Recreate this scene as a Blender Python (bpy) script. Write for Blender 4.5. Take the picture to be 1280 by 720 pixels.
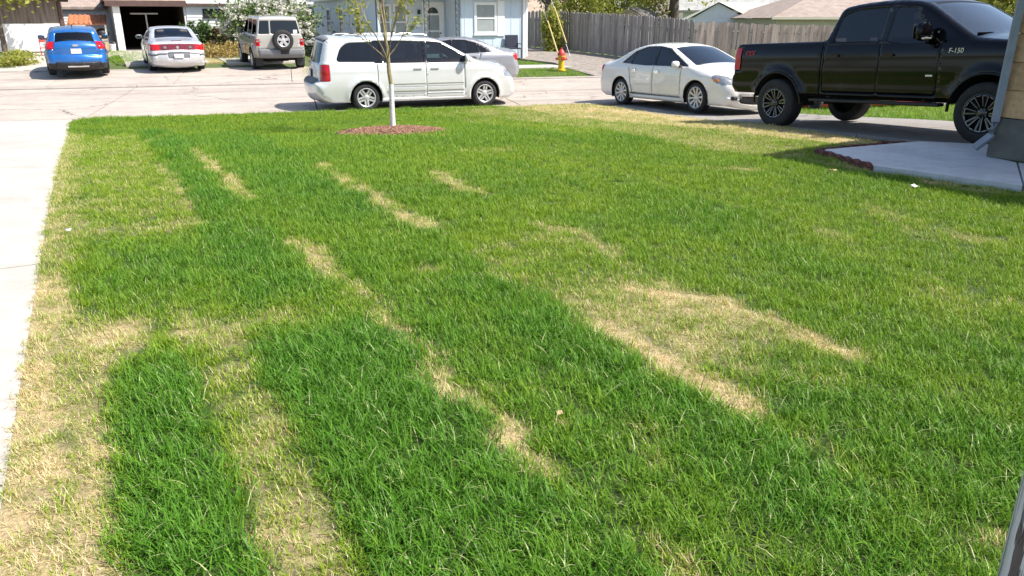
import bpy, bmesh, math, random
import numpy as np
from mathutils import Vector, Matrix
from mathutils.geometry import delaunay_2d_cdt
R = math.radians
random.seed(7); rng = np.random.default_rng(11)
S = bpy.context.scene
for o in list(bpy.data.objects): bpy.data.objects.remove(o)
COL = S.collection

# ------------------------------------------------------------------ camera, sky, sun, exposure
cam = bpy.data.objects.new('camera', bpy.data.cameras.new('camera')); COL.objects.link(cam)
cam.location = (0, 0, 1.65); cam.rotation_euler = (R(90 - 19.4), 0, 0)
cam.data.sensor_width = 36; cam.data.lens = 27; cam.data.clip_start = .05; cam.data.clip_end = 2000
S.camera = cam
SUN_EL, SUN_AZ = R(52), math.atan2(-.24, .97)          # azimuth measured from +X towards +Y
w = bpy.data.worlds.new('World'); S.world = w; w.use_nodes = True
nt = w.node_tree; nt.nodes.clear()
sky = nt.nodes.new('ShaderNodeTexSky'); sky.sky_type = 'NISHITA'; sky.sun_disc = False
sky.sun_elevation = SUN_EL; sky.sun_rotation = math.pi / 2 - SUN_AZ
sky.air_density = 1.0; sky.dust_density = 1.5
bg = nt.nodes.new('ShaderNodeBackground'); bg.inputs[1].default_value = .12
wo = nt.nodes.new('ShaderNodeOutputWorld')
nt.links.new(sky.outputs[0], bg.inputs[0]); nt.links.new(bg.outputs[0], wo.inputs[0])
sl = bpy.data.lights.new('sun', 'SUN'); sl.energy = 4.8; sl.angle = R(.53); sl.color = (1, .945, .85)
sun = bpy.data.objects.new('sun', sl); COL.objects.link(sun)
sd = Vector((math.cos(SUN_AZ) * math.cos(SUN_EL), math.sin(SUN_AZ) * math.cos(SUN_EL), math.sin(SUN_EL)))
sun.rotation_euler = sd.to_track_quat('Z', 'Y').to_euler()
S.view_settings.view_transform = 'Standard'; S.view_settings.look = 'None'
S.view_settings.exposure = .72; S.view_settings.gamma = 1
S.render.engine = 'CYCLES'
S.cycles.max_bounces = 8; S.cycles.transparent_max_bounces = 16

# ------------------------------------------------------------------ materials
MATS = {}
class N:
    def __init__(s, name):
        s.m = bpy.data.materials.new(name); s.m.use_nodes = True
        s.t = s.m.node_tree; s.t.nodes.clear()
        s.out = s.t.nodes.new('ShaderNodeOutputMaterial')
    def n(s, typ, ins=None, **kw):
        d = s.t.nodes.new(typ)
        for k, v in kw.items(): setattr(d, k, v)
        for k, v in (ins or {}).items():
            if hasattr(v, 'is_linked') or hasattr(v, 'links'): s.t.links.new(v, d.inputs[k])
            else: d.inputs[k].default_value = v
        return d
    def coord(s, scale=1., kind='Object'):
        c = s.n('ShaderNodeTexCoord'); 
        mp = s.n('ShaderNodeMapping', {'Vector': c.outputs[kind], 'Scale': scale if hasattr(scale, '__len__') else (scale,) * 3})
        return mp.outputs[0]
    def noise(s, scale, detail=4, vec=None, rough=.55):
        i = {'Scale': scale, 'Detail': detail, 'Roughness': rough}
        if vec is not None: i['Vector'] = vec
        return s.n('ShaderNodeTexNoise', i).outputs['Fac']
    def ramp(s, fac, stops):
        r = s.n('ShaderNodeValToRGB', {'Fac': fac}); e = r.color_ramp.elements
        while len(e) < len(stops): e.new(.5)
        for q, (p, c) in zip(e, stops):
            q.position = p; q.color = (*c, 1) if hasattr(c, '__len__') else (c, c, c, 1)
        return r.outputs[0]
    def mix(s, f, a, b, mode='MIX'):
        d = s.n('ShaderNodeMix', data_type='RGBA', blend_type=mode)
        for sock, v in ((d.inputs[0], f), (d.inputs[6], a), (d.inputs[7], b)):
            if hasattr(v, 'links'): s.t.links.new(v, sock)
            else: sock.default_value = (*v, 1) if hasattr(v, '__len__') and len(v) == 3 else v
        return d.outputs[2]
    def bump(s, h, strength=.3, dist=.01):
        return s.n('ShaderNodeBump', {'Height': h, 'Strength': strength, 'Distance': dist}).outputs[0]
    def done(s, sh):
        s.t.links.new(sh, s.out.inputs[0]); MATS[s.m.name] = s.m; return s.m

def pbr(name, col, rough=.6, metal=0, coat=0, var=.12, vscale=6, bump=0, bscale=40, spec=.5, emis=None):
    k = N(name)
    v = k.coord(); nz = k.noise(vscale, 5, v)
    c1 = tuple(max(0, x * (1 - var)) for x in col); c2 = tuple(min(1, x * (1 + var)) for x in col)
    c = k.ramp(nz, [(.3, c1), (.7, c2)])
    ins = {'Base Color': c, 'Roughness': rough, 'Metallic': metal, 'Coat Weight': coat, 'Coat Roughness': .03, 'Specular IOR Level': spec}
    if bump: ins['Normal'] = k.bump(k.noise(bscale, 4, v), bump, .01)
    b = k.n('ShaderNodeBsdfPrincipled', ins)
    return k.done(b.outputs[0])

RA0 = R(15.5)
def concrete(name, col, dark=.75, cracks=0., along=None):
    k = N(name); v = k.coord()
    big = k.noise(.6, 5, v); mid = k.noise(7, 6, v); fine = k.noise(160, 2, v)
    c = k.ramp(big, [(.3, tuple(x * .88 for x in col)), (.7, col)])
    c = k.mix(.25, c, k.ramp(mid, [(.35, .55), (.65, 1.)]), 'MULTIPLY')
    c = k.mix(.35, c, k.ramp(fine, [(.3, .5), (.6, 1.)]), 'MULTIPLY')
    vor = k.n('ShaderNodeTexVoronoi', {'Vector': v, 'Scale': 1.3}, feature='F1')
    sp = k.ramp(vor.outputs['Distance'], [(.0, dark), (.035, dark), (.06, 1.)])
    c = k.mix(.5, c, sp, 'MULTIPLY')
    c = k.mix(.45, c, k.ramp(k.noise(1.7, 7, v, .7), [(.38, .70), (.55, 1.)]), 'MULTIPLY')
    if along is not None:                                          # tyre-worn bands and drips along the street
        tc_ = k.n('ShaderNodeTexCoord'); mp = k.n('ShaderNodeMapping', {'Vector': tc_.outputs['Object'], 'Rotation': (0, 0, -along)}); m2 = k.n('ShaderNodeMapping', {'Vector': mp.outputs[0], 'Scale': (.05, 1.6, 1.)})
        c = k.mix(.55, c, k.ramp(k.noise(1., 4, m2.outputs[0]), [(.36, .66), (.52, 1.)]), 'MULTIPLY')
    if cracks:
        ds = k.n('ShaderNodeVectorMath', {0: v}, operation='ADD'); nn = k.n('ShaderNodeTexNoise', {'Vector': v, 'Scale': 1.4, 'Detail': 5}); sc_ = k.n('ShaderNodeVectorMath', {0: nn.outputs['Color'], 1: (.8, .8, .8)}, operation='MULTIPLY'); k.t.links.new(sc_.outputs[0], ds.inputs[1])
        ve = k.n('ShaderNodeTexVoronoi', {'Vector': ds.outputs[0], 'Scale': cracks}, feature='DISTANCE_TO_EDGE'); gate = k.ramp(k.noise(.35, 2, v), [(.45, 1.), (.55, 0.)])
        cr = k.ramp(ve.outputs['Distance'], [(.0, .3), (.0028, .35), (.006, 1.)]); cr = k.mix(1., cr, gate, 'LIGHTEN'); c = k.mix(.9, c, cr, 'MULTIPLY')
    b = k.n('ShaderNodeBsdfPrincipled', {'Base Color': c, 'Roughness': .85, 'Normal': k.bump(fine, .25, .004)})
    return k.done(b.outputs[0])

def paint(name, col, metal=0., flake=0., rough=.28, coat=1., dirt=.10, spec=.5):
    k = N(name); v = k.coord()
    nz = k.noise(3.5, 6, v)
    dust = k.ramp(nz, [(.45, 0.), (.75, dirt)])
    c = k.mix(dust, col, (.32, .29, .25))
    ro = k.n('ShaderNodeMapRange', {'Value': nz, 'To Min': rough * .85, 'To Max': rough * 1.25}).outputs[0]
    b = k.n('ShaderNodeBsdfPrincipled', {'Base Color': c, 'Roughness': ro, 'Metallic': metal, 'Coat Weight': coat, 'Coat Roughness': .03, 'Specular IOR Level': spec})
    return k.done(b.outputs[0])

def glass(name, tint, f0=.06, ior=1.5):
    k = N(name)
    t = k.n('ShaderNodeBsdfTransparent', {'Color': (*tint, 1)})
    g = k.n('ShaderNodeBsdfGlossy', {'Color': (1, 1, 1, 1), 'Roughness': .015})
    fr = k.n('ShaderNodeFresnel', {'IOR': ior}).outputs[0]
    fr = k.n('ShaderNodeMath', {0: fr, 1: 1.5}, operation='MULTIPLY', use_clamp=True).outputs[0]
    return k.done(k.n('ShaderNodeMixShader', {0: fr, 1: t.outputs[0], 2: g.outputs[0]}).outputs[0])

def leafmat(name, c1, c2, c3=None, trans=.35):
    k = N(name)
    at = k.n('ShaderNodeAttribute', attribute_name='bv').outputs['Fac']
    stops = [(0., c1), (1., c2)] if c3 is None else [(0., c1), (.7, c2), (1., c3)]
    c = k.ramp(at, stops)
    d = k.n('ShaderNodeBsdfPrincipled', {'Base Color': c, 'Roughness': .5, 'Specular IOR Level': .3})
    t = k.n('ShaderNodeBsdfTranslucent', {'Color': c})
    return k.done(k.n('ShaderNodeMixShader', {0: trans, 1: d.outputs[0], 2: t.outputs[0]}).outputs[0])

def bark(name, c1, c2, sc=8, white=None):
    k = N(name); v = k.coord((sc * 2, sc * 2, sc * .35))
    nz = k.noise(1, 6, v, .65)
    c = k.ramp(nz, [(.35, c1), (.65, c2)])
    b = k.n('ShaderNodeBsdfPrincipled', {'Base Color': c, 'Roughness': .9, 'Normal': k.bump(nz, .8, .02)})
    return k.done(b.outputs[0])

def woodgrain(name, c1, c2, axis=2, sc=6., crack=.0):
    k = N(name); s3 = [sc * 6] * 3; s3[axis] = sc * .35
    oi = k.n('ShaderNodeObjectInfo').outputs['Random']
    v = k.coord(tuple(s3))
    off = k.n('ShaderNodeVectorMath', {0: v}, operation='ADD')
    cmb = k.n('ShaderNodeCombineXYZ', {0: k.n('ShaderNodeMath', {0: oi, 1: 37.}, operation='MULTIPLY').outputs[0]})
    k.t.links.new(cmb.outputs[0], off.inputs[1])
    nz = k.noise(1, 7, off.outputs[0], .65)
    c = k.ramp(nz, [(.3, c1), (.7, c2)])
    br = k.n('ShaderNodeMapRange', {'Value': oi, 'To Min': .95 if crack else .62, 'To Max': 1.12}).outputs[0]
    c = k.mix(1., c, k.n('ShaderNodeCombineColor', {0: br, 1: br, 2: br}).outputs[0], 'MULTIPLY')
    h = nz
    if crack:
        cr = k.ramp(k.noise(1.7, 4, off.outputs[0], .6), [(.44, 0.), (.485, 1.)])
        c = k.mix(1., c, k.mix(1, cr, (.25, .2, .18), 'LIGHTEN'), 'MULTIPLY'); h = cr
    b = k.n('ShaderNodeBsdfPrincipled', {'Base Color': c, 'Roughness': .85, 'Normal': k.bump(h, .9 if crack else .5, .012 if crack else .008)})
    return k.done(b.outputs[0])

def stripes(name, c1, c2, scale, axis, fac=.5, rough=.8):
    """board-like variation along one axis of the thing itself"""
    k = N(name); sc = [.6, .6, .6]; sc[axis] = scale
    nz = k.noise(1, 5, k.coord(tuple(sc)), .6)
    c = k.ramp(nz, [(.5 - fac * .3, c1), (.5 + fac * .3, c2)])
    b = k.n('ShaderNodeBsdfPrincipled', {'Base Color': c, 'Roughness': rough})
    return k.done(b.outputs[0])

def shingles(name, c1, c2):
    k = N(name)
    br = k.n('ShaderNodeTexBrick', {'Vector': k.coord(1.), 'Color1': (*c1, 1), 'Color2': (*c2, 1), 'Mortar': (*[x * .5 for x in c1], 1),
             'Scale': 3., 'Mortar Size': .015, 'Brick Width': .9, 'Row Height': .42})
    nz = k.noise(2.5, 6, k.coord(1.))
    c = k.mix(.5, br.outputs[0], k.ramp(nz, [(.3, .6), (.7, 1.)]), 'MULTIPLY')
    b = k.n('ShaderNodeBsdfPrincipled', {'Base Color': c, 'Roughness': .9, 'Normal': k.bump(br.outputs['Fac'], -.5, .02)})
    return k.done(b.outputs[0])

def thatch():
    k = N('lawn_soil'); d = k.n('ShaderNodeAttribute', attribute_name='dry').outputs['Fac']
    v = k.coord(); nz = k.noise(60, 6, v, .7); n2 = k.noise(9, 4, v)
    g = k.ramp(nz, [(.3, (.028, .05, .009)), (.7, (.075, .115, .022))])
    t = k.ramp(nz, [(.3, (.22, .155, .075)), (.5, (.47, .36, .19)), (.7, (.68, .55, .32))])
    f = k.n('ShaderNodeMath', {0: d, 1: k.n('ShaderNodeMath', {0: n2, 1: .35}, operation='MULTIPLY').outputs[0]}, operation='ADD', use_clamp=True).outputs[0]
    f = k.ramp(f, [(.5, 0.), (.95, 1.)])
    b = k.n('ShaderNodeBsdfPrincipled', {'Base Color': k.mix(f, g, t), 'Roughness': .95, 'Normal': k.bump(nz, .8, .02)})
    return k.done(b.outputs[0])
def grassmat():
    k = N('grass_blade')
    d = k.n('ShaderNodeAttribute', attribute_name='dry', attribute_type='INSTANCER').outputs['Fac']
    tn = k.n('ShaderNodeAttribute', attribute_name='tone', attribute_type='INSTANCER').outputs['Fac']
    bv = k.n('ShaderNodeAttribute', attribute_name='bv').outputs['Fac']
    hv = k.n('ShaderNodeAttribute', attribute_name='hv').outputs['Fac']
    rnd = k.n('ShaderNodeMath', {0: k.n('ShaderNodeMath', {0: bv, 1: 7.31}, operation='MULTIPLY').outputs[0]}, operation='FRACT').outputs[0]
    f = k.n('ShaderNodeMapRange', {'Value': k.n('ShaderNodeMath', {0: k.ramp(d, [(.28, .02), (.52, .30), (.88, .95)]), 1: rnd}, operation='SUBTRACT').outputs[0], 'From Min': -.06, 'From Max': .06}).outputs[0]
    ga = k.ramp(bv, [(0., (.032, .124, .008)), (.6, (.078, .226, .013)), (1., (.175, .355, .042))])
    gb = k.ramp(bv, [(0., (.160, .262, .007)), (.6, (.255, .365, .012)), (1., (.38, .46, .035))])
    g = k.mix(tn, ga, gb)
    g = k.mix(k.n('ShaderNodeMath', {0: hv, 1: .30}, operation='MULTIPLY').outputs[0], g, (.18, .38, .03))
    s = k.ramp(bv, [(0., (.50, .37, .16)), (.5, (.74, .59, .32)), (1., (.86, .76, .50))])
    c = k.mix(f, g, s)
    p = k.n('ShaderNodeBsdfPrincipled', {'Base Color': c, 'Roughness': .48, 'Specular IOR Level': .26})
    t = k.n('ShaderNodeBsdfTranslucent', {'Color': c})
    return k.done(k.n('ShaderNodeMixShader', {0: .30, 1: p.outputs[0], 2: t.outputs[0]}).outputs[0])

M = {}
M['road'] = concrete('street_concrete', (.53, .455, .395), cracks=.22, along=RA0); M['drive'] = concrete('driveway_concrete', (.60, .54, .485))
M['slab'] = concrete('walk_concrete', (.76, .755, .75)); M['drive_r'] = concrete('side_drive_concrete', (.34, .315, .29), cracks=.3)
M['curb'] = concrete('kerb_concrete', (.45, .40, .355)); M['joint'] = pbr('joint_dirt', (.10, .085, .07), .95, var=.4, vscale=30)
M['alley'] = pbr('alley_gravel', (.26, .225, .195), .95, var=.35, vscale=5, bump=.6, bscale=60)
M['soil'] = thatch(); M['blade'] = grassmat()
M['fargrass'] = pbr('far_grass', (.085, .115, .032), .95, var=.6, vscale=9, bump=.8, bscale=30)
M['drygrass'] = pbr('dry_weeds', (.30, .25, .11), .95, var=.45, vscale=4, bump=.8, bscale=30)
M['black'] = pbr('black_plastic', (.018, .018, .02), .55, var=.2); M['dark'] = pbr('dark_lining', (.012, .012, .013), .9, var=.2)
M['shade_lining'] = pbr('brown_shade_lining', (.035, .020, .014), .9, var=.3); M['gloss'] = pbr('gloss_black', (.010, .010, .012), .12, var=.1)
M['greyplastic'] = pbr('grey_plastic', (.16, .165, .18), .6, var=.1)
M['interior'] = pbr('grey_upholstery', (.10, .10, .105), .85, var=.2); M['tyre'] = pbr('tyre_rubber', (.022, .022, .023), .8, var=.35, vscale=12)
M['alloy'] = pbr('alloy_silver', (.60, .60, .61), .3, .45, var=.06); M['steel'] = pbr('wheel_steel', (.42, .42, .43), .4, .7, var=.1)
M['blackrim'] = pbr('black_rim', (.012, .012, .013), .25, coat=.5, var=.1); M['chrome'] = pbr('chrome', (.75, .75, .76), .12, 1., var=.03)
M['van'] = paint('pearl_silver_paint', (.72, .72, .715), .2); M['white'] = paint('pearl_white_paint', (.85, .82, .77), .03)
M['truck'] = paint('black_paint', (.003, .003, .005), 0, rough=.12, coat=.10, dirt=.008, spec=.30); M['blue'] = paint('bright_blue_paint', (.008, .13, .44), .35)
M['silver'] = paint('silver_paint', (.58, .585, .60), .35); M['champagne'] = paint('champagne_paint', (.50, .475, .43), .3)
M['gold'] = paint('tan_lower_paint', (.33, .29, .235), .3); M['greycar'] = paint('grey_paint', (.34, .345, .37), .4); M['redcar'] = paint('red_paint', (.55, .03, .035), .1)
M['glass'] = glass('tinted_glass', (.12, .13, .145)); M['clear'] = glass('windscreen_glass', (.33, .37, .37)); M['greenglass'] = glass('green_side_glass', (.35, .46, .42))
M['lampred'] = pbr('red_lens', (.52, .004, .010), .15, coat=.25, var=.25, vscale=14); M['lampclear'] = pbr('clear_lens', (.40, .41, .42), .08, .55, coat=1, var=.3, vscale=16)
M['lampdark'] = pbr('dark_red_lens', (.16, .006, .012), .12, coat=1, var=.2, vscale=10); M['amber'] = pbr('amber_lens', (.62, .22, .03), .15, coat=1, var=.2)
M['plate'] = pbr('plate_white', (.75, .75, .76), .4, var=.12, vscale=25); M['rimcut'] = pbr('machined_edge', (.42, .42, .43), .35, .3, var=.05); M['badge'] = pbr('badge_silver', (.62, .62, .62), .3, .8, var=.03); M['reddecal'] = pbr('red_decal', (.5, .02, .03), .4, var=.1)
M['sidwhite'] = pbr('white_siding', (.74, .74, .735), .6, var=.06, vscale=1.5); M['sidblue'] = pbr('pale_blue_siding', (.56, .64, .73), .6, var=.05, vscale=1.2)
M['trim'] = pbr('white_trim', (.80, .80, .79), .5, var=.05); M['sidgrey'] = pbr('grey_siding', (.50, .515, .53), .7, var=.08)
M['brownboard'] = stripes('brown_boards', (.13, .10, .085), (.30, .25, .22), 9, 0); M['brown'] = pbr('brown_fascia', (.105, .060, .052), .7, var=.2)
M['pane'] = pbr('window_pane', (.03, .035, .04), .06, var=.3, vscale=2, spec=.8); M['blind'] = pbr('window_blind', (.30, .33, .33), .5, var=.12, vscale=3)
M['rust'] = pbr('rusty_roof', (.42, .16, .075), .8, var=.35, vscale=5); M['fence'] = woodgrain('weathered_fence', (.20, .175, .155), (.48, .44, .405))
M['fence_sunlit'] = woodgrain('sunlit_fence', (.28, .23, .185), (.56, .485, .41)); M['post'] = woodgrain('weathered_post', (.42, .38, .38), (.72, .68, .69), 2, 5, crack=1)  # lighter tan copy of the fence wood, with the sunlight put into its colour
M['tan'] = woodgrain('tan_cedar_board', (.48, .285, .145), (.70, .44, .235), 0, 3); M['found'] = pbr('olive_foundation', (.15, .145, .125), .9, var=.3, vscale=3, bump=.4)
M['gutter'] = pbr('grey_gutter', (.27, .30, .345), .5, var=.12); M['brick'] = pbr('red_edging_brick', (.14, .05, .042), .9, var=.35, vscale=14, bump=.6)
M['roofgreen'] = shingles('pale_green_shingle', (.46, .49, .44), (.54, .56, .50)); M['roofbrown'] = shingles('brown_shingle', (.33, .26, .225), (.42, .335, .29))
M['roofgrey'] = shingles('grey_shingle', (.40, .40, .39), (.52, .52, .50)); M['rooftan'] = shingles('tan_shingle', (.42, .32, .25), (.52, .41, .33)); M['roofdark'] = shingles('dark_shingle', (.16, .15, .145), (.23, .21, .20))
M['cream'] = pbr('cream_wall', (.60, .555, .45), .8, var=.06); M['pink'] = pbr('pinkish_wall', (.48, .36, .31), .8, var=.1)
M['yellow'] = pbr('hydrant_yellow', (.75, .47, .02), .45, var=.15, vscale=9); M['hred'] = pbr('hydrant_red', (.55, .045, .04), .45, var=.15, vscale=9); M['guard'] = pbr('yellow_guard', (.72, .55, .16), .6, var=.1)
M['bark'] = bark('grey_brown_bark', (.055, .042, .032), (.17, .135, .105)); M['sapbark'] = bark('sapling_bark', (.20, .155, .08), (.42, .34, .19), 20); M['whitewash'] = pbr('white_trunk_paint', (.70, .685, .665), .8, var=.22, vscale=26, bump=.7, bscale=30)
M['mulch'] = pbr('mulch_chip', (.26, .14, .09), .9, var=.75, vscale=18); M['mulchbase'] = pbr('mulch_base', (.13, .06, .038), .95, var=.5, vscale=25, bump=.8)
M['leafY'] = leafmat('spring_leaf', (.22, .26, .035), (.40, .42, .08), (.56, .52, .17), trans=.5); M['leafG'] = leafmat('green_leaf', (.035, .075, .018), (.085, .155, .035), (.16, .23, .06))
M['leafL'] = leafmat('lilac_leaf', (.07, .13, .03), (.19, .27, .08), (.34, .41, .18)); M['petal'] = leafmat('white_petal', (.60, .58, .48), (.82, .80, .74), trans=.25); M['leafB'] = leafmat('brownish_leaf', (.09, .07, .035), (.17, .13, .06), (.25, .21, .09))
M['leafDry'] = leafmat('dry_weed_leaf', (.22, .17, .05), (.42, .31, .10), (.55, .42, .17)); M['alu'] = pbr('aluminium', (.55, .55, .57), .4, .6, var=.1); M['navy'] = pbr('navy_canvas', (.025, .03, .05), .8, var=.15)
M['redmetal'] = pbr('red_metal', (.50, .09, .08), .5, var=.2); M['barrel'] = pbr('barrel_wood', (.40, .27, .15), .8, var=.25, vscale=10); M['bucket'] = pbr('white_bucket', (.70, .70, .68), .5, var=.06); M['pole'] = bark('pole_wood', (.12, .10, .08), (.25, .21, .17))
M['paper'] = pbr('paper_scrap', (.72, .72, .70), .7, var=.08); M['dryleaf'] = pbr('dry_leaf', (.48, .34, .19), .8, var=.25)

# ------------------------------------------------------------------ mesh helpers
class MB:
    def __init__(s): s.v = []; s.f = []; s.mi = []; s.cur = 0
    def add(s, vs, fs):
        b = len(s.v); s.v += [tuple(p) for p in vs]; s.f += [tuple(b + i for i in f) for f in fs]; s.mi += [s.cur] * len(fs); return s
    def box(s, c, d, rz=0., ry=0., rx=0., top=(1, 1)):
        hx, hy, hz = d[0] / 2, d[1] / 2, d[2] / 2
        pts = [Vector((sx * hx * (top[0] if sz > 0 else 1), sy * hy * (top[1] if sz > 0 else 1), sz * hz)) for sz in (-1, 1) for sy in (-1, 1) for sx in (-1, 1)]
        m = Matrix.Rotation(rz, 3, 'Z') @ Matrix.Rotation(ry, 3, 'Y') @ Matrix.Rotation(rx, 3, 'X')
        return s.add([m @ p + Vector(c) for p in pts], [(0, 2, 3, 1), (4, 5, 7, 6), (0, 1, 5, 4), (2, 6, 7, 3), (0, 4, 6, 2), (1, 3, 7, 5)])
    def quad(s, a, b, c, d): return s.add([a, b, c, d], [(0, 1, 2, 3)])
    def prism(s, poly, axis, a, b):
        """extrude a 2-D polygon along an axis (0,1,2) from a to b"""
        def p3(p, t):
            q = list(p); q.insert(axis, t); return q
        n = len(poly)
        return s.add([p3(p, a) for p in poly] + [p3(p, b) for p in poly],
                     [tuple(range(n))[::-1], tuple(range(n, 2 * n))] + [(i, (i + 1) % n, n + (i + 1) % n, n + i) for i in range(n)])
    def tube(s, path, rad, n=8, cap=True):
        path = [Vector(p) for p in path]; b = len(s.v); up = Vector((0, 0, 1))
        rs = rad if hasattr(rad, '__len__') else [rad] * len(path)
        vs = []
        for i, p in enumerate(path):
            d = (path[min(i + 1, len(path) - 1)] - path[max(i - 1, 0)]).normalized()
            u = d.cross(up if abs(d.z) < .95 else Vector((1, 0, 0))).normalized(); w_ = d.cross(u)
            vs += [p + (u * math.cos(6.2832 * k / n) + w_ * math.sin(6.2832 * k / n)) * rs[i] for k in range(n)]
        fs = [(i * n + k, i * n + (k + 1) % n, (i + 1) * n + (k + 1) % n, (i + 1) * n + k) for i in range(len(path) - 1) for k in range(n)]
        if cap: fs += [tuple(range(n))[::-1], tuple((len(path) - 1) * n + k for k in range(n))]
        return s.add(vs, fs)
    def lathe(s, prof, n=24, axis='z', c=(0, 0, 0), closed=False):
        """prof: (radius, height) list"""
        vs = []
        for r, h in prof:
            for k in range(n):
                a = 6.28318 * k / n; x, y = r * math.cos(a), r * math.sin(a)
                q = (x, y, h) if axis == 'z' else (x, h, y)
                vs.append((q[0] + c[0], q[1] + c[1], q[2] + c[2]))
        m = len(prof)
        fs = [(i % m * n + k, i % m * n + (k + 1) % n, (i + 1) % m * n + (k + 1) % n, (i + 1) % m * n + k) for i in range(m if closed else m - 1) for k in range(n)]
        return s.add(vs, fs)
    def build(s, name, mat, parent=None, smooth=None, bevel=0):
        me = bpy.data.meshes.new(name); me.from_pydata([tuple(v) for v in s.v], [], s.f)
        for m_ in (mat if isinstance(mat, (list, tuple)) else [mat]): me.materials.append(m_)
        if any(s.mi): me.polygons.foreach_set('material_index', s.mi)
        bm = bmesh.new(); bm.from_mesh(me); bmesh.ops.recalc_face_normals(bm, faces=bm.faces); bm.to_mesh(me); bm.free()
        if smooth is not None:
            me.polygons.foreach_set('use_smooth', [True] * len(me.polygons)); me.set_sharp_from_angle(angle=R(smooth))
        o = bpy.data.objects.new(name, me); COL.objects.link(o); o.parent = parent
        if bevel:
            bv = o.modifiers.new('bevel', 'BEVEL'); bv.width = bevel; bv.segments = 2; bv.limit_method = 'ANGLE'
        return o
def raw(name, v, f, mat, parent=None, smooth=False, attrs=None):
    me = bpy.data.meshes.new(name); me.from_pydata(v, [], f); me.materials.append(mat)
    if smooth: me.polygons.foreach_set('use_smooth', [True] * len(me.polygons))
    for k, (dom, arr) in (attrs or {}).items():
        a = me.attributes.new(k, 'FLOAT', dom); a.data.foreach_set('value', np.asarray(arr, dtype=np.float32))
    o = bpy.data.objects.new(name, me); COL.objects.link(o); o.parent = parent; return o
def tag(o, label=None, cat=None, group=None, kind=None):
    for k, v in (('label', label), ('category', cat), ('group', group), ('kind', kind)):
        if v: o[k] = v
    return o
def thing(name, label, cat, loc=(0, 0, 0), rz=0, group=None):
    o = bpy.data.objects.new(name, None); COL.objects.link(o); o.empty_display_size = .2
    o.location = loc; o.rotation_euler = (0, 0, rz); return tag(o, label, cat, group)
def dup(o, parent=None):
    c = o.copy(); COL.objects.link(c); c.parent = parent
    for ch in list(o.children): dup(ch, c)
    return c
def inpoly(P, poly):
    P = np.asarray(P); x, y = P[:, 0], P[:, 1]; c = np.zeros(len(P), bool); q = np.asarray(poly); n = len(q); j = n - 1
    for i in range(n):
        xi, yi = q[i]; xj, yj = q[j]
        with np.errstate(divide='ignore', invalid='ignore'):
            c ^= ((yi > y) != (yj > y)) & (x < (xj - xi) * (y - yi) / (yj - yi) + xi)
        j = i
    return c
def vnoise(P, scale, seed=0, octv=3):
    P = np.asarray(P, float) * scale; out = np.zeros(len(P)); amp = 1.; tot = 0
    for o in range(octv):
        i = np.floor(P).astype(np.int64); f = P - i; f = f * f * (3 - 2 * f)
        def h(a, b):
            n = (a * 374761393 + b * 668265263 + (seed + o) * 974711) & 0x7fffffff
            n = ((n ^ (n >> 13)) * 1274126177) & 0x7fffffff; return ((n ^ (n >> 16)) & 0xffff) / 65535.
        a = h(i[:, 0], i[:, 1]); b = h(i[:, 0] + 1, i[:, 1]); c = h(i[:, 0], i[:, 1] + 1); d = h(i[:, 0] + 1, i[:, 1] + 1)
        out += amp * ((a * (1 - f[:, 0]) + b * f[:, 0]) * (1 - f[:, 1]) + (c * (1 - f[:, 0]) + d * f[:, 0]) * f[:, 1]); tot += amp; amp *= .5; P = P * 2.03
    return out / tot

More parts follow.
